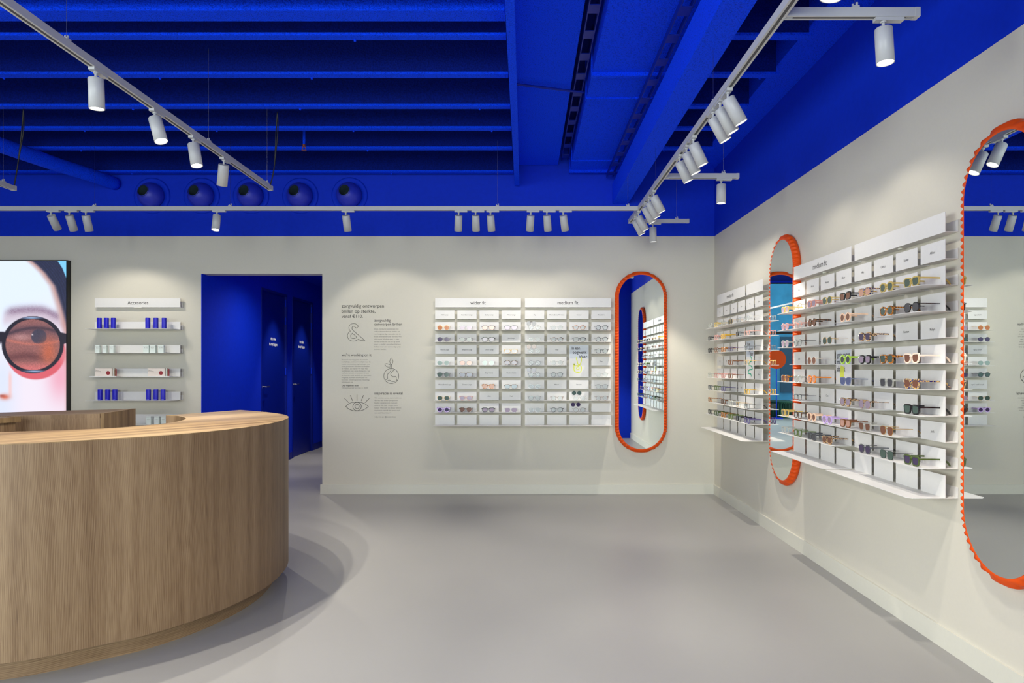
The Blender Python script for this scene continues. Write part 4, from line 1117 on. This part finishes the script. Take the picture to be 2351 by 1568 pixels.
def drawing(label, strokes, r=.0021):
    bm = bmesh.new()
    for pts, closed, curve in strokes:
        P = [(wx(a), 0, wz(b)) for a, b in pts]
        if curve: P = [tuple(v) for v in catmull(P, 5, closed)]
        tube(bm, P, r, closed=closed, flat=(r, .0008, (0, 1, 0)))
    o = obj('wall_drawing', bm, INK, None, (0, YW - .0008, 0)); tag(o, label, 'drawing')
def c6(pts, k=8.253, o=(770, 690)): return [(o[0] + x / k, o[1] + y / k) for x, y in pts]
def circ(cx, cy, r, n=40): return [(cx + r * math.cos(2*math.pi*i/n), cy + r * math.sin(2*math.pi*i/n)) for i in range(n)]
def cornered(segs):      # curved runs joined at sharp corners
    out = []
    for q in segs: out += [(v.x, v.y) for v in catmull([(a, b, 0) for a, b in c6(q)], 5)][:-1]
    return out
amp = cornered([[(395,525),(372,500),(345,488),(322,500),(314,522),(322,550),(345,575)], [(345,575),(560,757)], [(560,757),(470,757)], [(470,757),(440,728)],
                [(440,728),(400,757),(350,771),(290,760),(245,720),(230,670),(243,620),(286,580)], [(286,580),(264,545),(258,505),(272,468),(308,442),(355,436),(400,450),(440,490)], [(440,490),(395,525)]])
drawing('outlined ampersand drawn in thin line on the back wall', [(amp, True, False), (cornered([[(325,618),(402,687)], [(402,687),(385,708),(345,722),(308,712),(290,682),(296,648),(325,618)]]), True, False)], .0016)
gl_ = (770 + 1060 / 8.253, 690 + 1430 / 8.253)
drawing('thin line drawing of a globe with a sprouting leaf on the back wall', [
    (circ(gl_[0], gl_[1], 17.2), True, False),
    (c6([(1060,1285),(1060,1210)]), False, False),
    (c6([(1060,1215),(1032,1165),(1040,1120),(1062,1090),(1083,1120),(1090,1165)]), True, True),
    (c6([(1060,1245),(1010,1262),(965,1245),(938,1205),(980,1196),(1030,1215)]), True, True),
    (c6([(1045,1292),(1055,1325),(1010,1370),(985,1420),(988,1480),(950,1500)]), False, True),
    (c6([(1125,1305),(1075,1350),(1050,1400),(1090,1440),(1150,1440),(1155,1480),(1165,1520)]), False, True),
    (c6([(975,1530),(1020,1508),(1070,1530),(1130,1535)]), False, True)], .0016)
k7 = 13.83
def c7(p): return c6(p, k7, (770, 860))
drawing('thin line drawing of an eye with five lashes on the back wall', [
    (c7([(330,1015),(440,920),(560,880),(690,872),(820,885),(940,930),(1050,1015)]), False, True),
    (c7([(330,1015),(440,1095),(560,1145),(690,1155),(820,1145),(940,1095),(1050,1015)]), False, True),
    (circ(770 + 690/k7, 860 + 1013/k7, 9.7), True, False), (circ(770 + 690/k7, 860 + 1013/k7, 4.9), True, False),
    (c7([(290,755),(430,890)]), False, False), (c7([(475,655),(548,835)]), False, False), (c7([(688,632),(688,830)]), False, False), (c7([(895,655),(822,835)]), False, False), (c7([(1080,755),(940,890)]), False, False)], .0019)

# ------------------------------------------------------------------ by the shop window, seen in the mirrors
t = thing('round_stand_mirror', 'round orange-backed mirror on a slim stand by the shop window', 'mirror', (-2.55, -3.4, 0))
bm = bmesh.new(); cyl(bm, (0, 0, 1.5), (0, .03, 1.5), .24, n=48); obj('mirror_disc', bm, ORANGE, t)
bm = bmesh.new(); cyl(bm, (0, -.002, 1.5), (0, -.006, 1.5), .225, n=48); obj('mirror_glass', bm, MIRROR, t)
bm = bmesh.new(); cyl(bm, (0, .015, .02), (0, .015, 1.27), .012); obj('stand_pole', bm, BLUE, t)
bm = bmesh.new(); cyl(bm, (0, .015, 0), (0, .015, .02), .16, n=36); obj('stand_base', bm, BLUE, t)
bm = bmesh.new(); cyl(bm, (0, 0, .0), (0, 0, .42), .40, n=40); bmesh.ops.bevel(bm, geom=[e for e in bm.edges if len(e.link_faces) == 2 and abs(e.link_faces[0].normal.dot(e.link_faces[1].normal)) < .3], offset=.05, segments=4, affect='EDGES')
tag(obj('pouf', bm, GREENF, None, (-2.75, -3.95, 0), smooth=True), 'round dark green pouf on the floor by the shop window', 'pouf')
# the street outside
struct('street_ground', bx(-14, 10, -16, YF - .2, -.12, -.02), mat('street_paving', (60, 92, 112), .9))
t = thing('street_building', 'teal building front across the street', 'building', (-3, -13.5, 0))
bm = bmesh.new(); box(bm, -11, 9, -1, 0, 0, 5.2); obj('facade_wall', bm, TEAL, t)
for i in range(9):
    for z in (.3,):
        x = -8.4 + i * 1.95
        obj('window', bx(x, x + 1.2, 0, .06, z, z + 2.2), TEALD, t)
